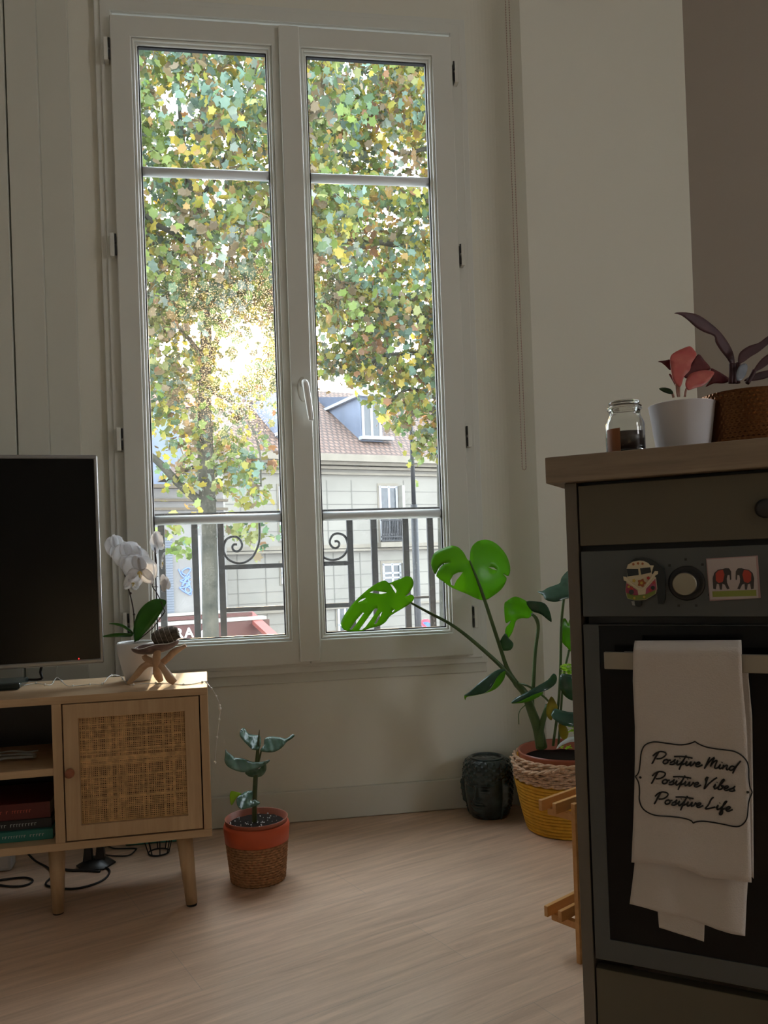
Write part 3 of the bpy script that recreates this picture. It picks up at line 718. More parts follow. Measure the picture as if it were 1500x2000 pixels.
bm = B(); tube(bm, [(.046*math.cos(2*PI*k/24), .046*math.sin(2*PI*k/24), .075) for k in range(24)], .002, 6, closed=True); obj('top_ring', bm, M_darkm, wb)
for k in range(8):
    a_ = 2*PI*k/8+.2; bm = B(); tube(bm, [(.027*math.cos(a_), .027*math.sin(a_), .003), (.046*math.cos(a_), .046*math.sin(a_), .075)], .0015, 6); obj('wire', bm, M_darkm, wb)
q = fz(295, 1650); tb_ = thing('teal_case', 'flat teal case on the floor at the foot of the window wall', 'case', (q.x, 2.24, 0), 0)
obj('case_body', bx(-.07, .07, 0, .055, .0005, .02), mat('teal_plastic', (.04, .25, .20), .5), tb_, bevel=.003)
obj('case_lid', bx(-.07, .07, 0, .055, .0205, .026), mat('teal_plastic_lid', (.05, .28, .22), .5), tb_, bevel=.002)

# ------------------------------------------------------------------ small potted plant
pc = Vector((.022, 1.933, 0)); PD = (pc-CAM).dot(CF)
pp = thing('potted_plant', 'young broad-leaved plant in an orange and rope pot standing alone on the floor', 'potted plant', pc)
bm = B(); lathe(bm, [(0, 0), (.0605, 0), (.062, .003), (.0705, .092), (.0765, .094), (.0795, .128), (.0765, .136), (.073, .137), (.0715, .12), (0, .12)], seg=56)
obj('pot', bm, M_terra, pp, smooth=False)
bm = B()
for k in range(15):
    z = .004+k*.0061; r = .0615+(.0705-.0615)*z/.09+.0014
    n = 150; ph = random.random()*6
    tube(bm, [((r+.0009*math.sin(i*1.25+ph))*math.cos(2*PI*i/n), (r+.0009*math.sin(i*1.25+ph))*math.sin(2*PI*i/n), z+.0008*math.cos(i*1.25+ph)) for i in range(n)], .0032, 6, closed=True)
obj('rope_wrap', bm, M_rope, pp, label='lower half wrapped in brown rope')
bm = B(); lathe(bm, [(.0700, .128), (.0735, .128), (.0745, .144), (.0755, .1465), (.0730, .1465), (.0712, .130)], seg=56); obj('inner_pot_rim', bm, M_brownrim, pp, smooth=True)
bm = B(); lathe(bm, [(0, .128), (.0695, .128), (.066, .133), (0, .136)], seg=30)
for v in bm.verts: v.co.z += random.uniform(-.001, .001)
obj('soil', bm, M_soil, pp)
bm = B(); rr = random.Random(9)
for k in range(55):
    a_ = rr.uniform(0, 2*PI); r = .064*math.sqrt(rr.random())
    bmesh.ops.create_icosphere(bm, subdivisions=1, radius=rr.uniform(.0009, .0022), matrix=Matrix.Translation((r*math.cos(a_), r*math.sin(a_), .1355)))
obj('perlite', bm, M_perl, pp, kind='stuff')
z9 = lambda pts: Z(400, 1400, 5.555, pts)
def q9(x, y, d=0): return at(400+x/5.555, 1400+y/5.555, PD+d)
bm = B(); tube(bm, [q9(540, 1160, 0), q9(540, 950), q9(548, 700), q9(565, 480), q9(580, 300), q9(592, 140)], [.0065, .0058, .0060, .0050, .0034, .0008], 10, smooth=5)
tube(bm, [q9(560, 560, -.002), q9(590, 460, -.002), q9(612, 370, -.002)], [.003, .0026, .002], 8, smooth=4)
tube(bm, [q9(545, 650), q9(480, 590), q9(430, 560, -.01)], [.003, .0024, .002], 8, smooth=4)
obj('stem', bm, leafmat('plant_stem', (.05, .09, .035), .4, .1, (.10, .13, .05)), pp, world=True)
M_str = leafmat('blue_green_leaf', (.06, .13, .09), .24, .18, (.14, .22, .17), 35, (.16, .38, .05))
def fold_leaf(parent, m, pts, d0, gx, gy, ripple, label=None, d_sheet=.0012):
    P = smooth2(pts, 3); mx_ = sum(p[0] for p in pts)/len(pts); my_ = sum(p[1] for p in pts)/len(pts)
    R_ = max(math.hypot(p[0]-mx_, p[1]-my_) for p in pts)
    def f(x, y):
        u = (x-mx_)/R_; v = (y-my_)/R_
        return d0+gx*u+gy*v+ripple*math.sin(u*9+v*3)+ripple*.6*math.sin(u*17-v*5)
    bm = fillpoly(P, f, cuts=3)
    return obj('leaf', bm, m, parent, world=True, solid=d_sheet, label=label)
fold_leaf(pp, M_str, z9([(600, 365), (640, 310), (650, 240), (720, 215), (820, 225), (890, 235), (950, 190), (975, 205), (940, 240), (890, 270), (840, 330), (780, 370), (720, 385), (650, 380)]), PD, -.01, -.045, .002)
fold_leaf(pp, M_str, z9([(590, 350), (560, 360), (510, 350), (470, 310), (430, 270), (385, 215), (378, 170), (400, 130), (430, 125), (460, 165), (490, 190), (560, 200), (600, 210), (610, 290)]), PD+.01, .012, -.04, .002)
fold_leaf(pp, M_str, z9([(225, 350), (245, 380), (310, 430), (330, 445), (420, 455), (520, 490), (620, 490), (700, 465), (695, 490), (620, 540), (520, 580), (420, 600), (330, 580), (250, 540), (215, 480), (220, 410)]), PD-.03, .01, -.05, .0022)
fold_leaf(pp, M_str, z9([(440, 600), (520, 580), (600, 560), (650, 480), (668, 530), (660, 590), (620, 640), (560, 655), (490, 650), (455, 630)]), PD-.012, .01, .03, .0016, 'dark underside of the middle leaf')
fold_leaf(pp, M_str, z9([(350, 880), (400, 840), (450, 810), (515, 805), (520, 860), (505, 920), (540, 900), (600, 930), (560, 965), (480, 985), (410, 1005), (370, 985), (345, 930)]), PD-.03, .01, -.035, .002)
fold_leaf(pp, leafmat('yellow_green_leaf_tip', (.35, .55, .04), .35, .5, (.45, .65, .08)), z9([(290, 805), (340, 815), (400, 835), (350, 870), (320, 920), (290, 960), (272, 900), (272, 840)]), PD-.035, .01, 0, .001, 'curled bright yellow-green leaf end')

# ------------------------------------------------------------------ buddha head planter
bc = Vector((.698, 2.243, 0))
bd = thing('buddha_head_planter', 'dark green glazed Buddha head planter on the floor by the wall corner', 'planter', bc, 0)
toc = Vector((-bc.x, -bc.y)); fa = math.atan2(toc.y, toc.x)-math.radians(27)
def bud(r, z, a):
    H = .168; t = z/H
    d = (a-fa+PI) % (2*PI)-PI           # 0 = straight out of the face
    ad_ = abs(d); rr = r
    g = lambda q, w_: math.exp(-(q/w_)**2)
    line = .74-.13*max(0, math.cos(min(PI/2, ad_*1.25)))**.7 if ad_ < 1.2 else .10
    if t > line or ad_ > 1.15:
        k = min(1, max(0, (t-line)/.02)) if ad_ < 1.15 else 1
        rr += k*.0045
        if t > .14: rr += .0034*max(0, math.sin(a*19)*math.sin(z*360))
    else:
        rr += .004*g(d, .75)*g(t-.40, .30)                       # fullness of the face
        if .36 < t < .66: rr += (.006+.011*(.62-t)/.26 if t < .62 else .003)*g(d, .075+.03*(.66-t))
        rr += .006*g(t-.385, .022)*g(ad_-.11, .07)               # nostrils
        sock = g(ad_-.36, .17); rr -= .0085*sock*g(t-.535, .045)
        rr += .0080*g(ad_-.36, .15)*g(t-.515, .022)              # closed eyelids
        rr -= .0040*g(ad_-.36, .15)*g(t-.490-.06*(ad_-.36)**2, .006)
        rr += .0062*g(ad_-.34, .24)*g(t-.610+.10*(ad_-.30)**2, .014)   # brows
        m_ = g(d, .24); rr += .0070*m_*g(t-.305, .014)+.0075*g(d, .19)*g(t-.255, .017); rr -= .0055*m_*g(t-.280, .007)
        rr -= .0035*g(ad_-.30, .07)*g(t-.285, .03)
        rr += .0065*g(d, .26)*g(t-.165, .05); rr -= .003*g(d, .25)*g(t-.222, .012)
    if .20 < t < .64: rr += .0085*g(ad_-1.28, .085)*min(1, (t-.20)/.05, (.64-t)/.05)
    return rr
prof = []
for i in range(120):
    t = i/119; z = t*.168
    r = .051+.0165*math.sin(PI*min(1, t*.72+.08))**1.2
    if t > .88: r -= .010*((t-.88)/.12)**2
    if t < .06: r -= .004*(1-t/.06)
    prof.append((r, z))
bm = B()
lathe(bm, [(0, 0)]+prof, seg=256, fn=lambda r, z, a: (bud(r, z, a) if r > .02 else r))
obj('head', bm, M_buddha, bd, smooth=True)
bm = B(); lathe(bm, [(prof[-1][0]+.001, .1675), (prof[-1][0]+.001, .171), (.044, .172), (.040, .166), (.038, .12), (0, .12)], seg=60); obj('planter_rim', bm, M_buddha, bd, smooth=True)
bm = B(); lathe(bm, [(0, .1205), (.037, .1205), (0, .135)], seg=20)
for k in range(14):
    a_ = random.uniform(0, 2*PI); ball(bm, (random.uniform(0, .02)*math.cos(a_), random.uniform(0, .02)*math.sin(a_), .152), .008, seg=7)
obj('gravel', bm, mat('grey_gravel', (.2, .22, .22), .8), bd, kind='stuff')

# ------------------------------------------------------------------ monstera in its basket
mc = Vector((.872, 2.085, 0)); MD = (mc-CAM).dot(CF)
mo = thing('monstera', 'large split-leaf monstera in a mustard and rope basket in the corner', 'potted plant', mc)
RT, RB = .136, .104; HT = .205
def rr_(z): return RB+(RT-RB)*min(1, z/.14)**.8
bm = B(); lathe(bm, [(0, .001), (RB-.006, .001), (RB-.002, .004)]+[(rr_(z/100*1.0)-.003, z/100) for z in range(1, 21)]+[(RT-.009, .2), (RT-.012, .17), (0, .17)], seg=60)
bk = obj('basket', bm, M_yel, mo, smooth=True)
bm = B()
for k in range(15):
    z = .006+k*.0092; r = rr_(z); n = 120
    tube(bm, [(r*math.cos(2*PI*i/n), r*math.sin(2*PI*i/n), z) for i in range(n)], .0049, 7, closed=True)
obj('mustard_coils', bm, M_yel, bk, label='mustard yellow cotton coils')
bm = B()
for k in range(6):
    z = .147+k*.0105; r = RT+.001; n = 210
    for s in (0, PI):
        tube(bm, [((r+.0030*math.cos(i*.42+s+k))*math.cos(2*PI*i/n), (r+.0030*math.cos(i*.42+s+k))*math.sin(2*PI*i/n), z+.0030*math.sin(i*.42+s+k)) for i in range(n)], .0036, 6, closed=True)
obj('twisted_rope_rows', bm, M_rope2, bk, label='natural twisted seagrass rows')
# loop handle of rope at the left
bm = B(); ha = math.atan2(-mc.y, -mc.x)-.75
for s in (0, PI):
    tube(bm, [((RT+.010+.003*math.cos(i*.6+s))*math.cos(ha+(i/44-.5)*1.3), (RT+.010+.003*math.cos(i*.6+s))*math.sin(ha+(i/44-.5)*1.3), .196-.020*math.sin(PI*i/44)+.003*math.sin(i*.6+s)) for i in range(45)], .0036, 6)
obj('rope_handle', bm, M_rope2, bk)
bm = B(); lathe(bm, [(RT-.016, .15), (RT-.0145, .213), (RT-.010, .216), (RT-.010, .21), (RT-.012, .15)], seg=60); obj('nursery_pot_rim', bm, M_brownrim, mo, smooth=True)
bm = B(); lathe(bm, [(0, .1705), (RT-.014, .1705), (RT-.02, .188), (0, .192)], seg=30)
for v in bm.verts: v.co.z += random.uniform(-.002, .002)
obj('soil', bm, M_soil, mo)
z3 = lambda pts: Z(640, 1030, 2.885, pts)
def q3(x, y, d): return at(640+x/2.885, 1030+y/2.885, d)
M_mon = leafmat('monstera_leaf', (.035, .13, .015), .28, .50, (.06, .19, .02), 22, (.34, .66, .045))
M_mond = leafmat('monstera_leaf_shiny', (.025, .075, .05), .18, .22, (.06, .13, .09), 22, (.12, .36, .03))
M_pet2 = leafmat('petiole', (.06, .12, .035), .4, .12, (.09, .16, .05))
M_yl = leafmat('yellowing_leaf', (.30, .25, .02), .4, .4, (.42, .36, .04))
leafobj('leaf', z3([(800, 187), (803, 140), (815, 105), (845, 78), (890, 70), (930, 80), (970, 110), (1005, 155), (1024, 205), (1028, 245), (1018, 274), (1000, 268), (985, 260), (1000, 275), (1008, 288), (1000, 315), (975, 352), (930, 387), (885, 412), (840, 402), (790, 378), (740, 358), (690, 335), (650, 305), (612, 275), (625, 240), (658, 206), (700, 200), (655, 203), (625, 230), (608, 265), (592, 240), (582, 205), (588, 170), (605, 142), (650, 118), (700, 103), (740, 115), (770, 148), (785, 178)]), 2.06, .02, -.03, M_mon, mo, .03, holes=[z3([(697, 325), (690, 300), (708, 268), (735, 254), (762, 252), (745, 275), (725, 300), (712, 330)]), z3([(903, 222), (935, 226), (958, 242), (930, 236)])], sm=2, label='large upright heart-shaped leaf lit from behind')
leafobj('leaf', z3([(75, 545), (85, 510), (110, 470), (150, 420), (200, 372), (260, 325), (320, 298), (345, 314), (375, 302), (410, 290), (440, 276), (470, 280), (483, 305), (480, 335), (458, 370), (436, 390), (470, 378), (487, 392), (480, 415), (450, 440), (400, 470), (352, 500), (330, 530), (300, 552), (262, 562), (235, 570), (200, 582), (160, 586), (95, 580)]), 2.08, -.04, .02, M_mon, mo, .02, sm=2, holes=[z3(h_) for h_ in ([(124, 574), (155, 530), (198, 480), (205, 482), (168, 535), (136, 577)], [(178, 577), (205, 540), (266, 456), (284, 458), (247, 515), (214, 560), (192, 578)], [(262, 545), (285, 500), (308, 474), (297, 502), (275, 542)], [(172, 422), (190, 405), (216, 398), (197, 413)], [(236, 367), (262, 356), (335, 368), (300, 376)], [(352, 320), (366, 324), (388, 356), (384, 372), (368, 347)], [(378, 462), (366, 480), (362, 472)])], label='drooping split leaf pointing left before the window')
leafobj('leaf', z3([(995, 432), (1010, 415), (1040, 395), (1065, 391), (1100, 405), (1130, 425), (1150, 455), (1152, 490), (1130, 512), (1090, 512), (1062, 525), (1050, 560), (1040, 590), (1018, 622), (1000, 600), (1004, 565), (1022, 545), (1030, 525), (1005, 540), (997, 500)]), 2.10, .03, .0, M_mon, mo, .03)
leafobj('leaf', z3([(1120, 418), (1180, 418), (1225, 430), (1250, 470), (1262, 530), (1240, 520), (1200, 488), (1150, 470)]), 2.11, .0, .03, M_mond, mo, .02, label='dark shiny folded leaf half')
leafobj('leaf', z3([(998, 598), (1020, 625), (1046, 655), (1030, 690), (980, 692), (963, 662)]), 2.07, .0, .02, M_mond, mo, .01)
leafobj('leaf', z3([(770, 945), (800, 925), (870, 862), (940, 812), (985, 797), (1000, 810), (960, 838), (920, 905), (880, 935), (830, 945), (785, 950)]), 2.02, .0, -.03, M_mond, mo, .02, label='rolled dark leaf drooping left')
leafobj('leaf', z3([(775, 975), (772, 945), (820, 947), (880, 936), (922, 905), (960, 838), (1000, 808), (995, 852), (960, 900), (910, 928), (830, 948), (785, 955)]), 2.035, .0, -.01, M_mon, mo, .0, label='bright green underside of the rolled leaf')
leafobj('leaf', z3([(1035, 990), (1060, 960), (1120, 930), (1190, 890), (1240, 860), (1270, 825), (1290, 840), (1285, 880), (1240, 915), (1180, 935), (1120, 962), (1070, 985)]), 2.0, .0, -.05, M_mond, mo, .02)
leafobj('leaf', z3([(1037, 992), (1075, 983), (1120, 962), (1185, 934), (1215, 930), (1190, 955), (1120, 985), (1060, 992)]), 2.01, .0, .0, M_mon, mo, .0)
z8 = lambda pts: Z(1040, 1090, 5.128, pts)
def q8(x, y, d): return at(1040+x/5.128, 1090+y/5.128, d)
leafobj('leaf', z8([(50, 335), (100, 332), (150, 300), (220, 275), (275, 250), (290, 200), (340, 140), (400, 105), (480, 150), (520, 280), (470, 370), (370, 400), (320, 410), (250, 435), (190, 435), (130, 415), (105, 375)]), 2.05, .0, -.09, M_mond, mo, .03, label='pale shiny leaf catching the daylight')
leafobj('leaf', z8([(280, 700), (295, 630), (325, 603), (350, 640), (358, 657), (375, 610), (420, 590), (470, 680), (450, 850), (385, 935), (350, 900), (310, 860), (280, 800)]), 2.1, .02, .0, M_mon, mo, .02)
leafobj('leaf', z8([(280, 1180), (320, 1160), (430, 1190), (500, 1300), (460, 1400), (400, 1425), (340, 1395), (300, 1350), (275, 1290)]), 1.98, .0, .03, M_mond, mo, .03)
leafobj('leaf', z8([(150, 1460), (190, 1385), (235, 1450), (250, 1500), (210, 1560), (190, 1625), (150, 1590), (140, 1540)]), 2.05, .02, .0, M_yl, mo, .0, label='yellowing leaf')
leafobj('leaf', z8([(190, 1560), (220, 1510), (270, 1520), (350, 1540), (460, 1560), (480, 1680), (330, 1680), (250, 1640), (200, 1600)]), 2.0, .0, -.04, M_mond, mo, .02)
leafobj('leaf', z8([(240, 1912), (270, 1860), (340, 1810), (400, 1790), (470, 1800), (450, 1835), (380, 1840), (300, 1872)]), 1.99, .0, -.04, leafmat('pale_variegated_leaf', (.55, .58, .56), .3, .3, (.75, .78, .76)), mo, .0, label='pale silvery leaf over the basket rim')
leafobj('leaf', z8([(260, 1680), (290, 1660), (340, 1690), (360, 1760), (330, 1820), (280, 1790)]), 2.04, .0, .0, M_yl, mo, .0)
SZ = .19
def stemobj(pts, r, m=M_pet2, name='petiole'):
    bm = B(); tube(bm, pts, r, 9, smooth=5); obj(name, bm, m, mo, world=True)
stemobj([q3(800, 187, 2.058), q3(845, 300, 2.052), q3(885, 412, 2.05), q3(960, 640, 2.07), q3(1010, 790, 2.09), q3(1060, 880, 2.10)], [.0022, .0035, .0045, .0050, .0055, .0075])
stemobj([q3(428, 402, 2.075), q3(560, 475, 2.07), q3(700, 550, 2.07), q3(830, 650, 2.08), q3(990, 795, 2.09), q3(1100, 925, 2.10)], [.0025, .0035, .0042, .0050, .0060, .0085])
stemobj([q3(1060, 880, 2.10), q3(1110, 935, 2.10), q3(1150, 1040, 2.11), q3(1185, 1140, 2.13), q3(1205, 1240, 2.14)], [.008, .0105, .0125, .0140, .0160], name='main_stem')
stemobj([q3(1150, 488, 2.10), q3(1175, 515, 2.11), q3(1186, 570, 2.12), q3(1170, 700, 2.13), q3(1160, 870, 2.13), q3(1152, 1000, 2.13), q3(1172, 1100, 2.13)], [.003, .005, .0045, .0045, .005, .006, .007])
stemobj([q3(1075, 878, 2.09), q3(1140, 900, 2.06), q3(1245, 980, 2.06), q3(1290, 1080, 2.08)], .0028)
stemobj([q3(1240, 1000, 2.1), q3(1200, 1140, 2.12), q3(1200, 1230, 2.13)], [.006, .009, .010])
stemobj([q3(1330, 405, 2.05), q3(1316, 560, 2.06), q3(1312, 780, 2.07), q3(1300, 1000, 2.09), q3(1270, 1230, 2.11)], .0036)
stemobj([q3(1360, 690, 2.08), q3(1330, 850, 2.08), q3(1300, 1230, 2.10)], .003)
stemobj([q3(1120, 995, 2.09), q3(1080, 1040, 2.07), q3(1078, 1110, 2.07)], .0012, name='aerial_root')
# bright small-leaved companion sprays
rr = random.Random(21); M_sm = leafmat('small_bright_leaf', (.16, .38, .02), .35, .5, (.42, .62, .05), 60, (.5, .85, .05))
for (cx_, cy_, rx, ry, n) in ((352, 1115, 85, 55, 90), (400, 1700, 45, 60, 40), (330, 1890, 60, 20, 14)):
    bm = B()
    for k in range(n):
        a_ = rr.uniform(0, 2*PI); r = math.sqrt(rr.random())
        c = q8(cx_+rx*r*math.cos(a_), cy_+ry*r*math.sin(a_), 2.02+rr.uniform(-.03, .03)); s = rr.uniform(.004, .0065)
        M_ = Matrix.Translation(c) @ Matrix.Rotation(rr.uniform(0, 6.3), 4, 'Z') @ Matrix.Rotation(rr.uniform(-1.2, 1.2), 4, 'X')
        v = [bm.verts.new(M_ @ Vector(p)) for p in ((-s, 0, 0), (-.4*s, .6*s, .001), (s*.6, .5*s, 0), (s*1.2, 0, -.001), (s*.6, -.5*s, 0), (-.4*s, -.6*s, .001))]
        bm.faces.new(v)
    obj('small_leaf_spray', bm, M_sm, mo, world=True)

# ------------------------------------------------------------------ kitchen unit
KA = Vector((.486, 1.076, 0)); KX = Vector((math.cos(KD), math.sin(KD), 0)); KN = Vector((-math.sin(KD), math.cos(KD), 0))
def ov(px, py, v=0):
    q = onpl(px, py, KA+KN*v+Vector((0, 0, .5)), KN); return ((q-KA).dot(KX), q.z)
def kw(u, v, z): return KA+KX*u+KN*v+Vector((0, 0, z))
KL = .60
ku = thing('oven_cabinet', 'taupe kitchen base cabinet holding a drawer over the built-in oven', 'kitchen cabinet', KA, KD)
obj('side_panel', bx(-.020, -.0035, -.001, .58, 0, .853), M_taupes, ku, bevel=.0008)
obj('side_panel', bx(KL+.0035, KL+.02, -.001, .58, 0, .853), M_taupes, ku, bevel=.0008)
obj('back_panel', bx(-.0035, KL+.0035, .565, .58, .08, .853), M_taupes, ku)
obj('carcass_rail', bx(-.003, KL+.003, .022, .05, .752, .853), M_black, ku)
dr = obj('drawer_front', bx(-.001, KL, -.001, .018, .762, .848), M_taupe, ku, bevel=.001)
kn = ov(1493, 993, -.012); bm = B(); lathe(bm, [(0, .0165), (.009, .016), (.0125, .012), (.0125, .008), (.006, .004), (.005, 0)], seg=28, M=Matrix.Rotation(PI/2, 4, 'X')); bm.transform(Matrix.Translation((kn[0]+.001, -.0012, kn[1])))
obj('knob', bm, M_black, dr, smooth=False, label='round black drawer knob')
ld = obj('lower_front', bx(-.001, KL, -.001, .018, .03, .160), M_taupe, ku, bevel=.001)
obj('plinth', bx(0, KL, .05, .065, 0, .08), M_black, ku)
ot = thing('worktop', 'grey-brown wood-look worktop slab over the kitchen cabinet', 'worktop', kw(0, 0, .8535), KD)
obj('slab', bx(-.043, KL+.06, -.018, .62, 0, .0375), M_top, ot, bevel=.0015)
# oven
ovn = thing('oven', 'built-in steel oven with black glass door and magnets on its panel', 'oven', kw(0, 0, .165), KD)
zo = .165
obj('oven_body', bx(.004, KL-.004, .016, .54, .002, .585), M_black, ovn)
obj('control_panel', bx(0, KL-.004, -.004, .0155, .661-zo, .754-zo), M_inox, ovn, bevel=.001)
dz0, dz1 = .176-zo, .650-zo
bm = B(); frame_ring(bm, 0, KL-.004, dz0, dz1, .021, .021, .030, .001, -.006, .0155)
dd = obj('oven_door', bm, M_inox, ovn, bevel=.001)
obj('door_glass', bx(.0205, KL-.0245, -.0045, .004, dz0+.0295, dz1-.0005), M_oglass, dd)
obj('door_inner', bx(.003, KL-.006, .0156, .0159, dz0, dz1), M_black, dd)
h0 = ov(1180, 1273, -.048); h1 = ov(1180, 1306, -.048)
bm = B(); box(bm, h0[0], KL-h0[0], -.052, -.044, h1[1]-zo, h0[1]-zo)
hh = obj('door_handle', bm, M_inoxh, dd, bevel=.001, label='flat steel bar handle')
for u in (h0[0]+.02, KL-h0[0]-.03): obj('handle_bracket', bx(u, u+.012, -.0439, -.0046, h1[1]-zo+.004, h0[1]-zo-.004), M_inoxh, hh)
def knob(px, py, nm='control_knob'):
    u, z = ov(px, py, -.004)
    bm = B(); lathe(bm, [(0, .034), (.0140, .034), (.0150, .0325), (.0158, .008), (.0165, .004), (.0165, 0)], seg=40, M=Matrix.Rotation(PI/2, 4, 'X')); bm.transform(Matrix.Translation((u, -.0042, z-zo)))
    k = obj(nm, bm, [M_black, M_knobc], ovn, smooth=False)
    for p in k.data.polygons: p.material_index = 1 if p.center.y < -.036 else 0
    for p in k.data.polygons: p.use_smooth = abs(p.normal.y) < .5
    bm = B(); lathe(bm, [(.0195, 0), (.0235, 0), (.0225, .0015), (.0195, .0015)], seg=40, M=Matrix.Rotation(PI/2, 4, 'X')); bm.transform(Matrix.Translation((u, -.0042, z-zo)))
    obj('knob_ring', bm, M_black, k)
    bm = B()
    for a_ in range(20, 341, 40):
        a = math.radians(a_-90); x, zz = u+.032*math.cos(a), z-zo+.032*math.sin(a)
        box(bm, x-.0016, x+.0016, -.0046, -.0041, zz-.0016, zz+.0016)
    obj('dial_mark', bm, M_black, k)
knob(1341, 1139)
u_ = ov(1500, 1140, -.02)[0]+.022
bm = B(); lathe(bm, [(0, .024), (.0165, .024), (.0175, .0225), (.0185, 0)], seg=40, M=Matrix.Rotation(PI/2, 4, 'X')); bm.transform(Matrix.Translation((u_, -.0042, .707-zo)))
obj('control_knob', bm, mat('coppery_knob', (.38, .24, .19), .4, metal=.6), ovn)
# elephant card magnet
def ovl(px, py, v): a_, b_ = ov(px, py, v); return Vector((a_, v, b_-zo))
cardq = [ov(1379, 1091, -.006), ov(1480, 1085, -.006), ov(1486, 1168, -.006), ov(1386, 1174, -.006)]
c0 = sum((Vector((a_, b_)) for a_, b_ in cardq), Vector((0, 0)))/4
card = thing('elephant_magnet', 'rectangular fridge magnet showing two elephants face to face', 'magnet', kw(c0.x, -.0042, c0.y), KD)
def cl(px, py, v=-.0065): a_, b_ = ov(px, py, v); return Vector((a_-c0.x, v+.0042, b_-c0.y))
bm = B(); prism(bm, [cl(x, y) for x, y in ((1379, 1091), (1480, 1085), (1486, 1168), (1386, 1174))], (0, .0021, 0))
obj('magnet_plate', bm, mat('pink_card', (.38, .25, .25), .5), card)
zc = lambda pts: Z(1200, 1070, 5, pts)
bm = B(); prism(bm, [cl(x, y, -.0068) for x, y in zc([(905, 115), (1380, 85), (1408, 490), (935, 505)])], (0, .0002, 0)); obj('picture', bm, mat('card_pale', (.48, .42, .42), .5), card)
bm = B(); prism(bm, [cl(x, y, -.0070) for x, y in zc([(955, 425), (1385, 410), (1388, 470), (960, 480)])], (0, .0002, 0)); obj('painted_grass', bm, mat('card_green', (.25, .30, .06), .6), card)
def poly_on(parent, polys, v, m, name, f=cl):
    bm = B()
    for P in polys: prism(bm, [f(x, y, v) for x, y in P], (0, .00025, 0))
    return obj(name, bm, m, parent)
E1 = [(965, 400), (960, 300), (975, 245), (1010, 215), (1060, 205), (1085, 198), (1120, 200), (1140, 230), (1142, 310), (1128, 315), (1124, 265), (1105, 268), (1098, 300), (1100, 340), (1125, 400), (1100, 405), (1078, 360), (1055, 350), (1050, 408), (1030, 408), (1022, 355), (1000, 350), (990, 405)]
E2 = [(2325-x, y) for x, y in E1]
M_el = mat('card_elephant', (.045, .04, .04), .6); M_er = mat('card_red', (.42, .05, .03), .6)
poly_on(card, [zc(E1), zc(E2)], -.0071, M_el, 'painted_elephant')
S1 = [(990, 320), (988, 250), (1015, 222), (1060, 215), (1075, 260), (1060, 330), (1020, 345)]
poly_on(card, [zc(S1), zc([(2325-x, y) for x, y in S1])], -.0073, M_er, 'painted_saddlecloth')
# camper van magnet
v0 = ov(1250, 1135, -.012)
van = thing('camper_van_magnet', 'flower-painted camper van fridge magnet left of the oven knob', 'magnet', kw(v0[0], -.0042, v0[1]), KD)
def vl(px, py, v): a_, b_ = ov(px, py, v); return Vector((a_-v0[0], v+.0042, b_-v0[1]))
def vpoly(P, v0_, v1_, m, name, bev=0, parent=None):
    bm = B(); prism(bm, [vl(x, y, v1_) for x, y in zc(P)], (0, v0_-v1_, 0)); return obj(name, bm, m, parent or van, bevel=bev)
M_vc = mat('cream_enamel', (.62, .55, .38), .35); M_vk = mat('dark_enamel', (.015, .02, .022), .3)
vpoly([(118, 200), (130, 165), (180, 135), (240, 125), (290, 130), (330, 150), (345, 170), (385, 172), (380, 185), (360, 250), (405, 290), (418, 400), (400, 450), (350, 480), (300, 510), (200, 515), (125, 495), (105, 420), (118, 320), (125, 270)], -.005, -.016, M_vc, 'van_body', .0008)
vpoly([(155, 130), (210, 100), (290, 100), (360, 120), (420, 150), (480, 200), (495, 300), (495, 500), (475, 550), (425, 545), (415, 420), (405, 290), (360, 250), (345, 165), (290, 128), (240, 122)], -.0045, -.0135, M_vk, 'van_side')
vpoly([(120, 205), (232, 205), (238, 265), (130, 280)], -.0161, -.0168, M_vk, 'windscreen'); vpoly([(250, 200), (350, 190), (360, 240), (262, 262)], -.0161, -.0168, M_vk, 'windscreen')
vpoly([(85, 278), (115, 285), (140, 320), (235, 390), (270, 395), (300, 370), (395, 225), (425, 228), (425, 255), (400, 270), (310, 385), (270, 415), (230, 410), (130, 335), (90, 318)], -.0161, -.0178, M_vc, 'cream_band', .0004)
vpoly([(118, 345), (225, 415), (235, 470), (130, 480), (108, 420)], -.0161, -.0166, mat('magenta_enamel', (.30, .04, .08), .4), 'lower_panel'); vpoly([(310, 400), (400, 300), (412, 400), (395, 440), (300, 480)], -.0161, -.0166, mat('magenta_enamel_light', (.35, .06, .12), .4), 'lower_panel')
vpoly([(120, 440), (200, 465), (300, 455), (405, 410), (395, 452), (300, 505), (200, 512), (128, 492)], -.0167, -.0171, mat('green_enamel', (.16, .20, .03), .4), 'green_border')
fm = [mat('flower_rust', (.30, .08, .02), .4), mat('flower_red', (.45, .04, .04), .4), mat('flower_yellow', (.5, .36, .06), .4)]
for (x, y, r, i, v) in ((265, 343, 36, 0, -.0182), (265, 343, 14, 2, -.0186), (190, 320, 15, 2, -.0182), (330, 295, 15, 1, -.0182), (165, 400, 20, 1, -.0176), (350, 410, 16, 1, -.0176), (140, 380, 12, 2, -.0176), (385, 340, 15, 1, -.0176), (195, 490, 12, 2, -.0176), (290, 480, 12, 2, -.0176), (185, 160, 12, 0, -.0166), (230, 152, 12, 0, -.0166), (275, 155, 12, 0, -.0166)):
    vpoly([(x+r*(1+.22*math.cos(5*a_))*math.cos(a_), y+r*(1+.22*math.cos(5*a_))*math.sin(a_)) for a_ in [2*PI*k/20 for k in range(20)]], -.0161, v, fm[i], 'painted_flower')
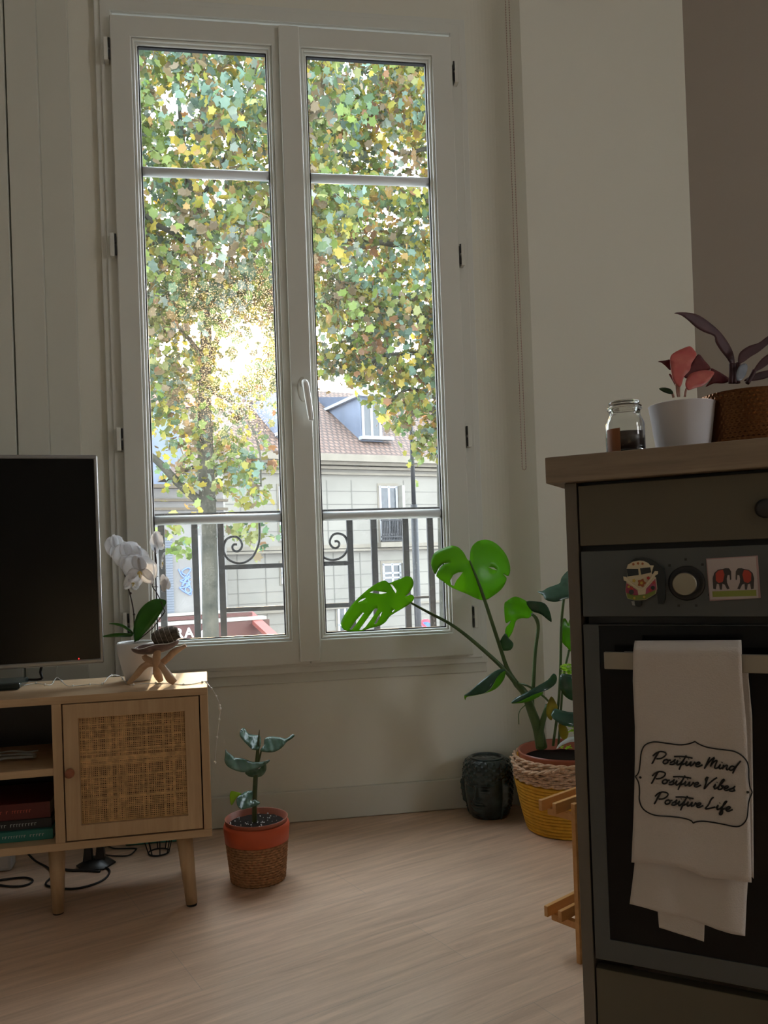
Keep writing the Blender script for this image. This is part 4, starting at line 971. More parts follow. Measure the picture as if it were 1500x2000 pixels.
for (x, y, r) in ((165, 432, 24), (375, 390, 20)): vpoly([(x+r*math.cos(2*PI*k/16), y+r*math.sin(2*PI*k/16)) for k in range(16)], -.0161, -.0182, M_vk, 'headlamp')
vpoly([(190, 515), (260, 515), (262, 560), (240, 580), (210, 570)], -.005, -.013, M_vk, 'wheel'); vpoly([(165, 520), (195, 518), (200, 565), (175, 560)], -.005, -.014, mat('grey_enamel', (.3, .3, .3), .4), 'bumper')

# tea towel
tw = thing('tea_towel', 'white cotton tea towel with black cursive lettering over the oven handle', 'towel', kw(.135, -.048, .61), KD)
def ripp(u, z, k, amp): return amp*math.sin(u*70+k)*min(1, max(0, (.61-z)/.15))+amp*.5*math.sin(u*150+z*8+k*2)*min(1, max(0, (.61-z)/.3))
def interp(pts, t):
    n = len(pts)-1; s = t*n; i = min(n-1, int(s)); f = s-i
    return (pts[i][0]*(1-f)+pts[i+1][0]*f, pts[i][1]*(1-f)+pts[i+1][1]*f)
def sheet(left, right, v, k, amp, bottom=None, parent=None, label=None, nm='fabric_panel', nu=28, nv=40, topwrap=False, sk=0):
    bm = B(); g = []
    for j in range(nv+1):
        t = j/nv; a_ = interp(left, t); b_ = interp(right, t); row = []
        for i in range(nu+1):
            s = i/nu; px = a_[0]+(b_[0]-a_[0])*s; py = a_[1]+(b_[1]-a_[1])*s
            if bottom: py += t**6*interp(bottom, s)[1]
            u, z = ov(px, py, v); row.append(bm.verts.new((u-.135, v+.048-ripp(u, z, k, amp)-sk*t, z-.61)))
        g.append(row)
    if topwrap:
        for e, (dv, dzz) in enumerate(((.004, .0035), (.010, .005), (.017, .003), (.021, -.004), (.021, -.03))):
            row = [bm.verts.new((q.co.x, v+.048+dv, g[0 if e == 0 else 0][i].co.z*1+dzz)) for i, q in enumerate(g[0] if e == 0 else g0)]
            if e == 0: g0 = g[0]; 
            g.insert(0, row)
    for a_, b_ in zip(g[:-1], g[1:]):
        for i in range(nu): f = bm.faces.new((a_[i], a_[i+1], b_[i+1], b_[i])); f.smooth = True
    return obj(nm, bm, M_cloth, parent or tw, solid=.0016, label=label)
sheet([(1237, 1272), (1236, 1330), (1240, 1420), (1240, 1500), (1237, 1600), (1233, 1685)], [(1448, 1272), (1450, 1330), (1458, 1420), (1462, 1520), (1466, 1620), (1468, 1722)], -.0600, 0, .0016, bottom=[(0, 0), (0, -6), (0, -8), (0, 6), (0, 3), (0, 0)], topwrap=True)
sheet([(1245, 1300), (1240, 1500), (1240, 1680), (1238, 1700), (1230, 1765)], [(1462, 1300), (1462, 1500), (1462, 1700), (1458, 1760), (1455, 1828)], -.0365, 2, .0020, bottom=[(0, 0), (0, -2), (0, -3), (0, 2), (0, 0)], nm='fabric_layer')
sheet([(1290, 1320), (1288, 1600), (1284, 1775), (1287, 1812)], [(1380, 1320), (1378, 1600), (1377, 1790), (1375, 1838)], -.0315, 4, .0010, nm='fabric_layer')
sheet([(1446, 1282), (1448, 1400), (1452, 1550), (1455, 1700)], [(1460, 1300), (1469, 1400), (1471, 1550), (1472, 1716)], -.0400, 1, .001, nm='fabric_layer', nu=6)
# printed lettering and border on the towel
zt = lambda p: (1220+p[0]/5.357, 1430+p[1]/5.357)
def tl(p, dv=.0021):
    px, py = zt(p); u, z = ov(px, py, -.0600); return Vector((u-.135, -.012-ripp(u, z, 0, .0016)-dv+.0, z-.61))
def stroke(bm, pts, r, sm=6):
    P = catmull([(p[0], p[1], 0) for p in pts], sm) if len(pts) > 2 else [Vector((p[0], p[1], 0)) for p in pts]
    P = [tl((p.x, p.y)) for p in P]
    tube(bm, P, r, 6)
bor = [(112, 462), (135, 440), (155, 390), (165, 300), (175, 215), (200, 150), (250, 112), (330, 97), (450, 112), (570, 128), (650, 123), (700, 110), (738, 95), (770, 118), (850, 152), (950, 172), (1050, 182), (1150, 195), (1230, 240), (1280, 300), (1298, 370), (1300, 470), (1312, 560), (1335, 620), (1320, 660), (1300, 720), (1290, 820), (1280, 890), (1250, 940), (1200, 975), (1130, 978), (1000, 955), (880, 935), (800, 930), (740, 938), (720, 950), (690, 920), (600, 890), (480, 872), (330, 866), (240, 835), (180, 780), (155, 700), (158, 620), (150, 540), (130, 490), (112, 462)]
bm = B()
cor = [0, 12, 23, 35, len(bor)-1]
for a_, b_ in zip(cor[:-1], cor[1:]): stroke(bm, bor[a_:b_+1], .00085, 4)
for p in ((165, 472), (1290, 620)): ball(bm, tl(p), .0017, 1, .4, 1, 8)
obj('printed_border', bm, M_ink, tw)
G = {   # handwriting strokes: x right, y up, x-height 1; (advance, [strokes])
 'P': (1.35, [[(.55, 2.45), (.35, 1.3), (.0, -.35)], [(.62, 2.5), (.35, 1.6), (.08, -.2)], [(-.1, 1.35), (.25, 2.1), (.8, 2.55), (1.45, 2.4), (1.5, 1.8), (1.05, 1.1), (.45, .85)]]),
 'o': (.85, [[(.45, 1.0), (.12, .75), (.05, .25), (.3, .0), (.62, .3), (.62, .8), (.4, 1.0), (.6, .85), (.95, .95)]]),
 's': (.75, [[(.1, .35), (.45, .75), (.68, 1.2), (.55, .75), (.68, .35), (.45, .0), (.05, .02)], [(.45, .0), (.8, .3)]]),
 'i': (.55, [[(.1, .3), (.3, 1.0), (.22, .35), (.35, .0), (.65, .35)], [(.42, 1.45), (.46, 1.52)]]),
 't': (.6, [[(.1, .3), (.4, 1.1), (.62, 2.2), (.4, 1.0), (.2, -.4), (.12, -1.0)], [(.3, .1), (.65, .4)], [(-.9, 1.75), (.2, 1.9), (1.5, 1.75)]]),
 'v': (.8, [[(.1, .35), (.25, 1.0), (.25, .2), (.35, .02), (.6, .4), (.75, 1.0), (.7, .75), (.9, .7)]]),
 'e': (.8, [[(.05, .35), (.45, .5), (.62, .85), (.42, 1.0), (.15, .6), (.2, .1), (.5, .0), (1.0, .5)]]),
 'M': (1.6, [[(.35, 2.3), (.2, 1.2), (.0, -.3)], [(.05, 0), (.45, 1.4), (.95, 2.4), (.8, 1.4), (.7, .3)], [(.72, .5), (1.0, 1.4), (1.35, 1.75), (1.3, 1.0), (1.25, .2), (1.45, .0), (1.8, .4)]]),
 'n': (.95, [[(.15, 1.0), (.15, .0)], [(.15, .2), (.4, .85), (.65, .95), (.62, .3), (.75, .0), (1.05, .4)]]),
 'd': (1.0, [[(.65, .85), (.3, .95), (.05, .5), (.2, .0), (.6, .4), (1.25, 2.3)], [(1.25, 2.3), (.85, .9), (.6, -.6)]]),
 'V': (1.2, [[(.25, 2.4), (.05, 1.9), (.2, 1.2), (.15, -.2)], [(.32, 2.4), (.25, 1.2), (.17, -.25), (.6, .9), (1.15, 2.0), (1.5, 2.5)]]),
 'b': (.85, [[(.1, .3), (.55, 1.5), (.75, 2.3), (.5, 2.0), (.25, .6), (.25, .0), (.6, .1), (.75, .6), (.5, .85), (.9, .8)]]),
 'L': (1.3, [[(.75, 2.6), (.5, 2.0), (.3, .8), (.0, -.1), (.45, .0), (.9, .25), (1.25, .5)]]),
 'f': (.75, [[(.1, .3), (.6, 1.5), (.75, 2.1), (.5, 1.7), (.3, .2), (.15, -.9), (.45, -.9), (.5, -.2), (.3, .1), (.9, .6)]]),
}
def write(text, x0, y0, x1, y1, xh, slant=.22):
    adv = sum((G[c][0] if c != ' ' else .55) for c in text); dx, dy = (x1-x0)/adv, (y1-y0)/adv
    bm = B(); x = 0
    for c in text:
        if c == ' ': x += .55; continue
        a_, S = G[c]
        for s in S:
            stroke(bm, [(x0+(x+p[0]+slant*p[1]*.6)*dx, y0+(x+p[0])*dy-p[1]*xh) for p in s], .0010, 4)
        x += a_
    return bm
for txt, a_ in (('Positive Mind', (290, 310, 1170, 400, 47)), ('Positive Vibes', (285, 518, 1150, 615, 47)), ('Positive Life', (315, 730, 1110, 825, 47))):
    obj('printed_words', write(txt, *a_), M_ink, tw)

# ------------------------------------------------------------------ things on the worktop
ZT = .8912
def ontop(px, v): # point on the worktop seen at column px, v behind its front edge
    a_ = kw(0, v, ZT); r0 = onpl(px, 870, kw(0, v, ZT), KN); return Vector((r0.x, r0.y, ZT))
jc = ontop(1222, .055); JD = (jc-CAM).dot(CF)
cs = thing('round_coaster', 'thin dark round coaster under the jar candle', 'coaster', jc-Vector((.006, .004, 0)))
bm = B(); lathe(bm, [(0, 0), (.040, 0), (.041, .001), (.040, .0022), (0, .0022)], seg=40); obj('disc', bm, mat('dark_coaster', (.05, .03, .02), .6), cs)
jc.z += .0024
JS = 1.22
jar = thing('jar_candle', 'clear glass jar candle with brown wax and flat glass lid', 'candle', jc)
def clear(name, c=(.95, .97, .96)):
    m = bpy.data.materials.new(name); m.use_nodes = True; b = m.node_tree.nodes['Principled BSDF']
    b.inputs['Base Color'].default_value = (*c, 1); b.inputs['Roughness'].default_value = .03; b.inputs['Transmission Weight'].default_value = 1; b.inputs['IOR'].default_value = 1.45
    return m
M_cg = clear('clear_jar_glass')
W_ = .0275
bm = B(); lathe(bm, [(0, 0), (W_-.002, 0), (W_, .002), (W_, .036), (W_-.002, .040), (W_-.0055, .046), (W_-.0055, .052), (W_-.003, .0535), (W_-.003, .057), (W_-.006, .0585), (W_-.0085, .0585), (W_-.008, .050), (W_-.0045, .041), (W_-.0025, .036), (W_-.0025, .004), (0, .004)], seg=56)
bm.transform(Matrix.Diagonal((1, 1, JS, 1))); obj('jar_glass', bm, M_cg, jar, smooth=True)
bm = B(); lathe(bm, [(0, .0042), (W_-.0032, .0042), (W_-.0032, .026), (0, .0255)], seg=40); bm.transform(Matrix.Diagonal((1, 1, JS, 1))); obj('wax', bm, mat('dark_brown_wax', (.035, .014, .010), .4), jar)
bm = B(); lathe(bm, [(0, .0590), (W_-.009, .0590), (W_-.006, .0605), (W_-.0055, .0625), (W_-.0075, .0635), (0, .064)], seg=48); bm.transform(Matrix.Diagonal((1, 1, JS, 1))); obj('lid', bm, M_cg, jar, smooth=True)
bm = B(); tc0 = math.atan2(-jc.y, -jc.x)-.35
for k in range(13):
    pass
g = [[bm.verts.new(((W_+.0004)*math.cos(tc0-.75+k*.085), (W_+.0004)*math.sin(tc0-.75+k*.085), z)) for k in range(11)] for z in (.003, .036)]
for k in range(10): bm.faces.new((g[0][k], g[0][k+1], g[1][k+1], g[1][k]))
obj('paper_label', bm, mat('brown_label', (.26, .09, .03), .6), jar, solid=.0004)
wp = ontop(1334, .10); WD = (wp-CAM).dot(CF)
wpo = thing('pink_leaved_plant', 'small plant with pink leaves in a plain white pot', 'potted plant', wp)
s_ = WD/FOC
bm = B(); lathe(bm, [(0, 0), (47*s_, 0), (48*s_, .001), (61*s_, 96*s_), (62*s_, 97*s_), (60*s_, 98*s_), (57*s_, 92*s_), (56*s_, 82*s_), (0, 82*s_)], seg=64)
obj('pot', bm, M_cer2, wpo, smooth=True)
bm = B(); lathe(bm, [(0, 82.5*s_), (56*s_, 82.5*s_), (0, 86*s_)], seg=24); obj('soil', bm, M_soil, wpo)
z4 = lambda pts: Z(1050, 580, 3.078, pts)
def q4(x, y, d): return at(1050+x/3.078, 580+y/3.078, d)
M_pk = leafmat('pink_leaf', (.52, .10, .10), .35, .30, (.62, .20, .16), 50, (.7, .2, .18))
M_pkd = leafmat('dark_red_leaf', (.10, .012, .018), .35, .2, (.18, .025, .03), 50)
M_gdk = leafmat('dark_green_leaf', (.02, .05, .02), .35, .2)
leafobj('leaf', z4([(848, 538), (815, 500), (803, 440), (797, 370), (815, 340), (870, 312), (915, 298), (940, 320), (955, 350), (925, 400), (915, 440), (880, 480), (865, 530)]), WD-.02, .0, -.02, M_pk, wpo, .0)
leafobj('leaf', z4([(905, 558), (888, 520), (910, 470), (960, 448), (1020, 442), (1062, 455), (1040, 490), (1000, 530), (950, 545)]), WD-.03, .0, -.02, M_pk, wpo, .0, label='pink leaf with a greenish tip')
leafobj('leaf', z4([(880, 470), (920, 410), (965, 345), (1000, 380), (1040, 430), (1000, 445), (940, 460), (900, 490)]), WD+.005, .0, .0, M_pkd, wpo, .0)
leafobj('leaf', z4([(725, 388), (765, 382), (798, 380), (800, 440), (770, 415), (745, 395)]), WD+.0, .0, .0, M_pkd, wpo, .0)
leafobj('leaf', z4([(1040, 430), (1080, 445), (1130, 475), (1160, 500), (1120, 520), (1060, 520), (1010, 540), (1050, 480)]), WD+.01, .0, .0, M_pkd, wpo, .0)
leafobj('leaf', z4([(730, 550), (765, 545), (800, 555), (815, 580), (790, 582), (755, 570)]), WD-.02, .0, .0, M_gdk, wpo, .0)
leafobj('leaf', z4([(790, 465), (805, 470), (830, 520), (835, 545), (812, 505)]), WD-.01, .0, .0, M_pkd, wpo, .0)
bm = B()
for P in ([(850, 600), (850, 530), (860, 440)], [(845, 600), (838, 570), (835, 520)], [(885, 600), (892, 560), (905, 540)], [(818, 605), (812, 585), (800, 565)]): tube(bm, [q4(x, y, WD-.015) for x, y in P], .0018, 7, smooth=4)
obj('stem', bm, mat('pale_pink_stem', (.45, .26, .2), .5), wpo, world=True)
# copper pot
cp_ = ontop(1462, .15); CD_ = (cp_-CAM).dot(CF); s_ = CD_/FOC
cpo = thing('copper_potted_plant', 'dark purple long-leaved plant in a hammered copper pot', 'potted plant', cp_)
RC = 88*s_; HC = 112*s_
bm = B(); nz, na = 60, 150; prof_ = [(RC, HC*i/nz) for i in range(nz+1)]
def dim(r, z, a):
    if r < RC*.95: return r
    row = math.floor(z/.0062); u = (z/.0062)-row-.5; sft = (row % 2)*.5; v = (a/(2*PI)*62+sft) % 1-.5
    return r-.0011*max(0, .28-(u*u+v*v))*3.5
lathe(bm, [(0, 0)]+prof_+[(RC-.002, HC), (RC-.003, HC*.8), (0, HC*.8)], seg=310, fn=dim)
obj('pot', bm, M_copper, cpo, smooth=True)
bm = B(); lathe(bm, [(0, HC*.81), (RC-.0032, HC*.81), (0, HC*.84)], seg=24); obj('soil', bm, M_soil, cpo)
M_dp = leafmat('dark_purple_leaf', (.045, .015, .02), .62, .2, (.09, .03, .035), 40, (.20, .05, .06))
leafobj('leaf', z4([(822, 97), (850, 93), (910, 95), (970, 112), (1040, 160), (1100, 215), (1150, 285), (1178, 350), (1184, 420), (1170, 420), (1140, 370), (1100, 320), (1070, 270), (1062, 235), (1000, 210), (950, 180), (900, 135), (860, 108)]), CD_-.01, .02, .0, M_dp, cpo, .0, label='tall arching dark leaf')
leafobj('leaf', z4([(1210, 400), (1205, 370), (1220, 330), (1270, 295), (1330, 275), (1385, 235), (1460, 200), (1400, 270), (1330, 330), (1280, 360), (1240, 390)]), CD_-.02, .0, .0, M_dp, cpo, .0)
leafobj('leaf', z4([(1300, 450), (1310, 420), (1350, 370), (1400, 335), (1460, 300), (1410, 380), (1350, 430)]), CD_-.01, .0, .0, M_dp, cpo, .0)
leafobj('leaf', z4([(1240, 505), (1290, 470), (1340, 450), (1400, 440), (1480, 450), (1400, 480), (1330, 500)]), CD_+.0, .0, .0, M_dp, cpo, .0)
leafobj('leaf', z4([(1200, 500), (1198, 450), (1215, 415), (1245, 400), (1262, 420), (1250, 470), (1225, 500)]), CD_-.03, .0, -.01, leafmat('shiny_blue_leaf', (.16, .18, .22), .2, .1, (.3, .34, .42)), cpo, .0, label='short shiny leaf')
bm = B()
for P in ([(1184, 520), (1182, 460), (1178, 400)], [(1205, 520), (1200, 450), (1208, 395)], [(1260, 520), (1290, 470), (1305, 440)], [(1160, 520), (1165, 450), (1165, 400)]): tube(bm, [q4(x, y, CD_-.015) for x, y in P], .0032, 8, smooth=4)
obj('stem', bm, M_dp, cpo, world=True)

# ------------------------------------------------------------------ wooden slatted rack behind the unit
RA = math.radians(31); RX = Vector((math.cos(RA), math.sin(RA), 0)); RY = Vector((RX.y, -RX.x, 0))
r0 = at(1059, 1768, 1.50); rk = thing('slatted_rack', 'orange pine slatted two-tier rack beside the kitchen cabinet', 'rack', (r0.x, r0.y, 0), RA)
za = at(1059, 1770, 1.50).z; zb_ = at(1057, 1562, 1.50).z
for z, x0 in ((za, 0.005), (zb_, 0)):
    for k in range(2):
        obj('slat', bx(x0+.001*k, .195-.05*k, -.031*k-.008, -.031*k, z-.020, z), M_pine, rk, bevel=.0008)
obj('upright', bx(.012, .024, -.073, -.064, 0, zb_+.004), M_pine, rk, bevel=.001)
obj('upright', bx(.16, .172, .0005, .0095, 0, zb_+.004), M_pine, rk, bevel=.001)
for z in (za, zb_): obj('cross_rail', bx(.026, .038, -.072, .0, z-.034, z-.0205), M_pine, rk, bevel=.001)

# ------------------------------------------------------------------ balcony railing
YR = 2.80
def rx(px, py): q = ony(px, py, YR); return q.x, q.z
rl = thing('balcony_railing', 'dark wrought iron window railing with spiral scrolls outside the glass', 'railing', (.2, YR, .40))
zt_ = rx(430, 1001)[1]; zb2 = .40
def rbox(x0, x1, z0, z1, nm, dy=.009): return obj(nm, bx(x0, x1, YR-dy, YR+dy, z0, z1), M_darkm, rl, world=True, bevel=.0015)
rbox(-.75, 1.2, zt_-.012, zt_, 'top_rail', .02)
for x in (-.74, 1.17): obj('wall_bracket', bx(x, x+.02, YW+.2195, YR-.0205, zt_-.012, zt_), M_darkm, rl, world=True)
posts = [rx(p, 1130)[0] for p in (318, 383, 434)]+[rx(p, 1130)[0] for p in (686, 733, 795, 843)]
posts = [posts[0]-.28, posts[0]-.14]+posts+[posts[-1]+.10, posts[-1]+.22, posts[-1]+.34]
for i, x in enumerate(posts): rbox(x-.011, x+.011, zb2, zt_-.0125, 'baluster', .008)
xa, xb = rx(434, 1130)[0]+.011, rx(686, 1130)[0]-.011
for y_ in (1106, 1189):
    z = rx(500, y_)[1]; rbox(xa, xb, z-.008, z+.008, 'cross_bar', .008)
z = rx(815, 1167)[1]; rbox(rx(795, 1167)[0]+.011, rx(843, 1167)[0]-.011, z-.004, z+.004, 'cross_bar', .006)
zsc = Z(280, 960, 4.6875, [(1062, 290), (1064, 380), (1055, 480), (1005, 590), (935, 645), (860, 655), (785, 625), (740, 560), (738, 490), (765, 435), (820, 413), (870, 425), (902, 475), (895, 520), (860, 548), (825, 535), (815, 505), (830, 485), (858, 485)])
sp_ = [rx(*p) for p in zsc]
for s in (1, -1):
    bm = B(); tube(bm, [((x if s > 0 else xa+xb-x), YR, z) for x, z in sp_], .0042, 8, smooth=6); obj('scroll', bm, M_darkm, rl, world=True)

# ------------------------------------------------------------------ the street outside
GZ = -3.7
M_road = mat('asphalt', (.10, .10, .105), .9, var=.15, vs_=3)
struct('ground', bx(-70, 110, 3.2, 140, GZ-.3, GZ), M_road)
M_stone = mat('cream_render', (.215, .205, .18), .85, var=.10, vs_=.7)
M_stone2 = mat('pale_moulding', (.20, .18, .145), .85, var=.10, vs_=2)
M_zinc = mat('blue_grey_zinc', (.12, .15, .21), .55, var=.12, vs_=1.5)
M_zincl = mat('zinc_light_edge', (.33, .36, .40), .4)
M_wfr = mat('white_casement', (.38, .39, .41), .5); M_wgl = mat('far_window_glass', (.06, .07, .08), .1)
def tilemat():
    m = bpy.data.materials.new('clay_roof_tiles'); m.use_nodes = True; t = m.node_tree; b = t.nodes['Principled BSDF']; b.inputs['Roughness'].default_value = .8
    tcn = t.nodes.new('ShaderNodeTexCoord'); br = t.nodes.new('ShaderNodeTexBrick'); t.links.new(tcn.outputs['UV'], br.inputs['Vector'])
    br.inputs['Scale'].default_value = 1; br.inputs['Brick Width'].default_value = .22; br.inputs['Row Height'].default_value = .30; br.inputs['Mortar Size'].default_value = .045
    br.inputs['Color1'].default_value = (.115, .066, .048, 1); br.inputs['Color2'].default_value = (.155, .098, .074, 1); br.inputs['Mortar'].default_value = (.05, .032, .026, 1)
    t.links.new(br.outputs[0], b.inputs['Base Color']); return m
M_tile = tilemat()
FA = math.radians(18); FX = Vector((math.cos(FA), math.sin(FA), 0)); FN = Vector((-math.sin(FA), math.cos(FA), 0))
F0 = at(750, 1095, 31); F0.z = 0
def fu(px, py, v=0):
    q = onpl(px, py, F0+FN*v, FN); return (q-F0).dot(FX), q.z
bl = thing('townhouse', 'cream rendered townhouse with clay tiled roof across the street', 'building', (F0.x, F0.y, GZ), FA)
def fbox(u0, u1, v0, v1, z0, z1, nm, m, p=None, **k): return obj(nm, bx(u0, u1, v0, v1, z0-GZ, z1-GZ), m, p or bl, **k)
U0 = fu(440, 1000)[0]; U1 = fu(1150, 1000)[0]; ZE = fu(740, 897)[1]
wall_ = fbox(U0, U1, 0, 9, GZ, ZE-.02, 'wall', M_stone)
# cornice and string courses
c_ = B()
for (y0, y1, pr) in ((893, 906, .55), (906, 912, .38), (914, 919, .22), (925, 929, .12)):
    za_, zb__ = fu(740, y1)[1], fu(740, y0)[1]; box(c_, U0-.1, U1, -pr, -.005, za_-GZ, zb__-GZ)
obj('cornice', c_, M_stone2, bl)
c_ = B()
for (y0, y1, pr) in ((1062, 1069, .10), (1071, 1075, .16), (1180, 1184, .08)):
    za_, zb__ = fu(740, y1)[1], fu(740, y0)[1]; box(c_, U0, U1, -pr, -.005, za_-GZ, zb__-GZ)
obj('string_course', c_, M_stone2, bl)
c_ = B(); rr = random.Random(8)
M_joint = mat('render_joint', (.15, .145, .13), .9)
for (px_, y0, y1) in ((688, 938, 1060), (640, 938, 1060), (648, 1080, 1225), (790, 938, 1060), (700, 1080, 1225), (470, 930, 1060), (515, 1080, 1230), (460, 1080, 1190)):
    u, _ = fu(px_, 1000); box(c_, u-.02, u+.02, -.012, -.004, fu(px_, y1)[1]-GZ, fu(px_, y0)[1]-GZ)
for y_ in (960, 985, 1010, 1035, 1095, 1120, 1145, 1165, 1205, 1225): 
    z = fu(740, y_)[1]; box(c_, U0, U1, -.008, -.003, z-GZ-.012, z-GZ+.012)
obj('wall_joints', c_, M_joint, bl)
def fwin(x0, x1, y0, y1, rail=None, shut=True):
    u0, z1 = fu(x0, y0); u1, z0 = fu(x1, y1)
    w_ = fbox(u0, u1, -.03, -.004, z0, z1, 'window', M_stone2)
    b_ = B(); box(b_, u0+.10, u1-.05, -.045, -.031, z0-GZ+.05, z1-GZ-.10); obj('pane', b_, M_wgl, w_)
    b_ = B(); m_ = (u0+u1)/2+.02
    for u in (u0+.10, m_, u1-.10): box(b_, u-.045, u+.045, -.06, -.046, z0-GZ+.05, z1-GZ-.10)
    for z in (z0+.30, z0+(z1-z0)*.5, z1-.15): box(b_, u0+.06, u1-.05, -.06, -.046, z-GZ-.035, z-GZ+.035)
    obj('casement', b_, M_wfr, w_)
    if shut: obj('shutter', bx(u1-.02, u1+.10, -.36, -.005, z0-GZ+.05, z1-GZ-.10), mat('pale_shutter', (.26, .25, .22), .7), w_)
    if rail:
        ry0, ry1 = fu(x0, rail[0])[1], fu(x0, rail[1])[1]
        b_ = B(); n = 13
        for i in range(n+1): u = u0+(u1-u0)*i/n; box(b_, u-.018, u+.018, -.34, -.30, ry1-GZ, ry0-GZ)
        for z in (ry0, ry1, ry1+.15): box(b_, u0-.05, u1+.05, -.35, -.29, z-GZ-.03, z-GZ+.03)
        obj('window_railing', b_, M_darkm, w_)
        obj('balcony_slab', bx(u0-.15, u1+.15, -.45, -.005, ry1-GZ-.25, ry1-GZ-.06), M_stone2, w_)
fwin(736, 781, 944, 1058, (1017, 1057)); fwin(743, 786, 1096, 1142); fwin(540, 562, 945, 1058, None, False); fwin(545, 567, 1096, 1142, None, False)
fwin(925, 970, 938, 1054, (1013, 1053)); fwin(925, 970, 1092, 1140)
fwin(870, 905, 1170, 1240); fwin(655, 690, 1180, 1260, None, False)
# roof
ZR = ZE+4.0; VR = 6.2
bm = B(); hipu = 3.2
A_ = [Vector((U0-.3, -.5, ZE-GZ)), Vector((U1, -.5, ZE-GZ)), Vector((U1, VR, ZR-GZ)), Vector((U0+hipu, VR, ZR-GZ))]
vv = [bm.verts.new(p) for p in A_]; f = bm.faces.new(vv)
B2 = [bm.verts.new(Vector((U0-.3, 9.2, ZE-GZ))), bm.verts.new(Vector((U1, 9.2, ZE-GZ)))]
f2 = bm.faces.new((vv[0], vv[3], B2[0])); f3 = bm.faces.new((vv[3], vv[2], B2[1], B2[0]))
bm.faces.new((vv[0], B2[0], B2[1], vv[1])); bm.faces.new((vv[1], B2[1], vv[2]))
uvl = bm.loops.layers.uv.new('UV')
for fc in bm.faces:
    for lp in fc.loops:
        c = lp.vert.co; lp[uvl].uv = (c.x, (c.z-(ZE-GZ))*1.85) if fc is not f2 else (c.y, (c.z-(ZE-GZ))*1.6)
roof = obj('roof', bm, M_tile, bl)
def zroof(v): return ZE+(v+.5)*(ZR-ZE)/(VR+.5)
def dormer(pl_, pr_, ytop, v, depthv=5.2):
    ul = fu(pl_, 830, v)[0]; ur = fu(pr_, 830, v)[0]; zt2 = fu(pl_, ytop, v)[1]; zb3 = zroof(v)-.05
    bm = B(); prism(bm, [Vector((ul, v, zb3-GZ)), Vector((ul, v, zt2-GZ)), Vector((ul, v+depthv, zt2-GZ)), Vector((ul, v+depthv, zroof(v+depthv)-GZ-.3))], (ur-ul, 0, 0))
    d_ = obj('dormer', bm, M_zinc, bl)
    obj('dormer_roof', bx(ul-.15, ur+.25, v-.25, v+depthv, zt2-GZ, zt2-GZ+.12), M_zincl, d_)
    b_ = B(); m_ = (ul+ur)/2; zz0 = zb3+.25; zz1 = zt2-.2
    box(b_, ul+.12, ur-.12, v-.03, v-.004, zz0-GZ, zz1-GZ); obj('pane', b_, M_wgl, d_)
    b_ = B()
    for u in (ul+.10, m_, ur-.10): box(b_, u-.05, u+.05, v-.06, v-.031, zz0-GZ, zz1-GZ)
    obj('casement', b_, M_wfr, d_)
    obj('dormer_sill', bx(ul-.1, ur+.35, v-.35, v+.0, zz0-GZ-.16, zz0-GZ-.03), M_zincl, d_)
dormer(704, 746, 775, .9); dormer(541, 575, 760, .9)
obj('chimney', bx(fu(860, 760, 4)[0], fu(900, 760, 4)[0], 4, 4.9, ZE-GZ+2, ZR-GZ+1.2), mat('chimney_render', (.45, .38, .32), .9), bl)

# lower block behind on the left
q0 = at(300, 960, 38); q1 = at(420, 960, 41)
ub = thing('zinc_clad_house', 'blue-grey zinc roofed house left of and behind the townhouse', 'building', (q0.x, q0.y, GZ), FA)
obj('wall', bx(-6, 1.6, 0, 6, 0, at(300, 960, 38).z-GZ), M_stone, ub)
bm = B(); zt3 = at(300, 790, 39).z-GZ; z00 = at(300, 960, 38).z-GZ
prism(bm, [Vector((-6, -.2, z00)), Vector((1.6, -.2, z00)), Vector((1.3, .8, zt3)), Vector((-6, .8, zt3))], (0, 5, 0)); obj('mansard_roof', bm, M_zinc, ub)
q0 = at(320, 800, 48); rb = thing('tile_roofed_house', 'distant house with reddish tiled roof seen behind the tree trunk', 'building', (q0.x, q0.y, GZ), FA)
zz = at(320, 795, 48).z-GZ; z1_ = at(320, 733, 50).z-GZ
obj('wall', bx(-5, 4, 0, 8, 0, zz), M_stone, rb)
bm = B(); prism(bm, [Vector((-5.3, -.4, zz)), Vector((-5.3, 8.4, zz)), Vector((-5.3, 4, z1_))], (9.5, 0, 0)); obj('roof', bm, mat('far_red_roof', (.16, .08, .06), .85, var=.15, vs_=3), rb)

# low shop with sign board in front on the left
SD = 23.0
s0 = at(440, 1095, SD); shp = thing('corner_shop', 'low pale shop building with louvred shutter and red sign board', 'building', (s0.x, s0.y, GZ), FA)
def su(px, py, v=0):
    q = onpl(px, py, Vector((s0.x, s0.y, 0))+FN*v, FN); return (q-Vector((s0.x, s0.y, 0))).dot(FX), q.z
def sbox(x0, x1, y0, y1, v0, v1, nm, m, p=None, ref=None):
    r_ = ref or x0; return obj(nm, bx(su(x0, 1095, v0)[0], su(x1, 1095, v0)[0], v0, v1, su(r_, y1, v0)[1]-GZ, su(r_, y0, v0)[1]-GZ), m, p or shp)
M_shopw = mat('pale_shop_wall', (.21, .205, .20), .85, var=.12, vs_=1.2)
obj('wall', bx(-9, 0, 0, 5, 0, su(380, 955, 0)[1]-GZ), M_shopw, shp)
c_ = B()
for y0, y1, pr in ((948, 955, .30), (975, 980, .16), (992, 997, .12)):
    box(c_, -9, .1, -pr, -.004, su(350, y1)[1]-GZ, su(350, y0)[1]-GZ)
obj('cornice', c_, mat('weathered_cornice', (.12, .10, .075), .9), shp)
sh_ = sbox(313, 337, 1046, 1200, -.05, -.004, 'louvred_shutter', mat('grey_shutter', (.20, .23, .28), .6), ref=325)
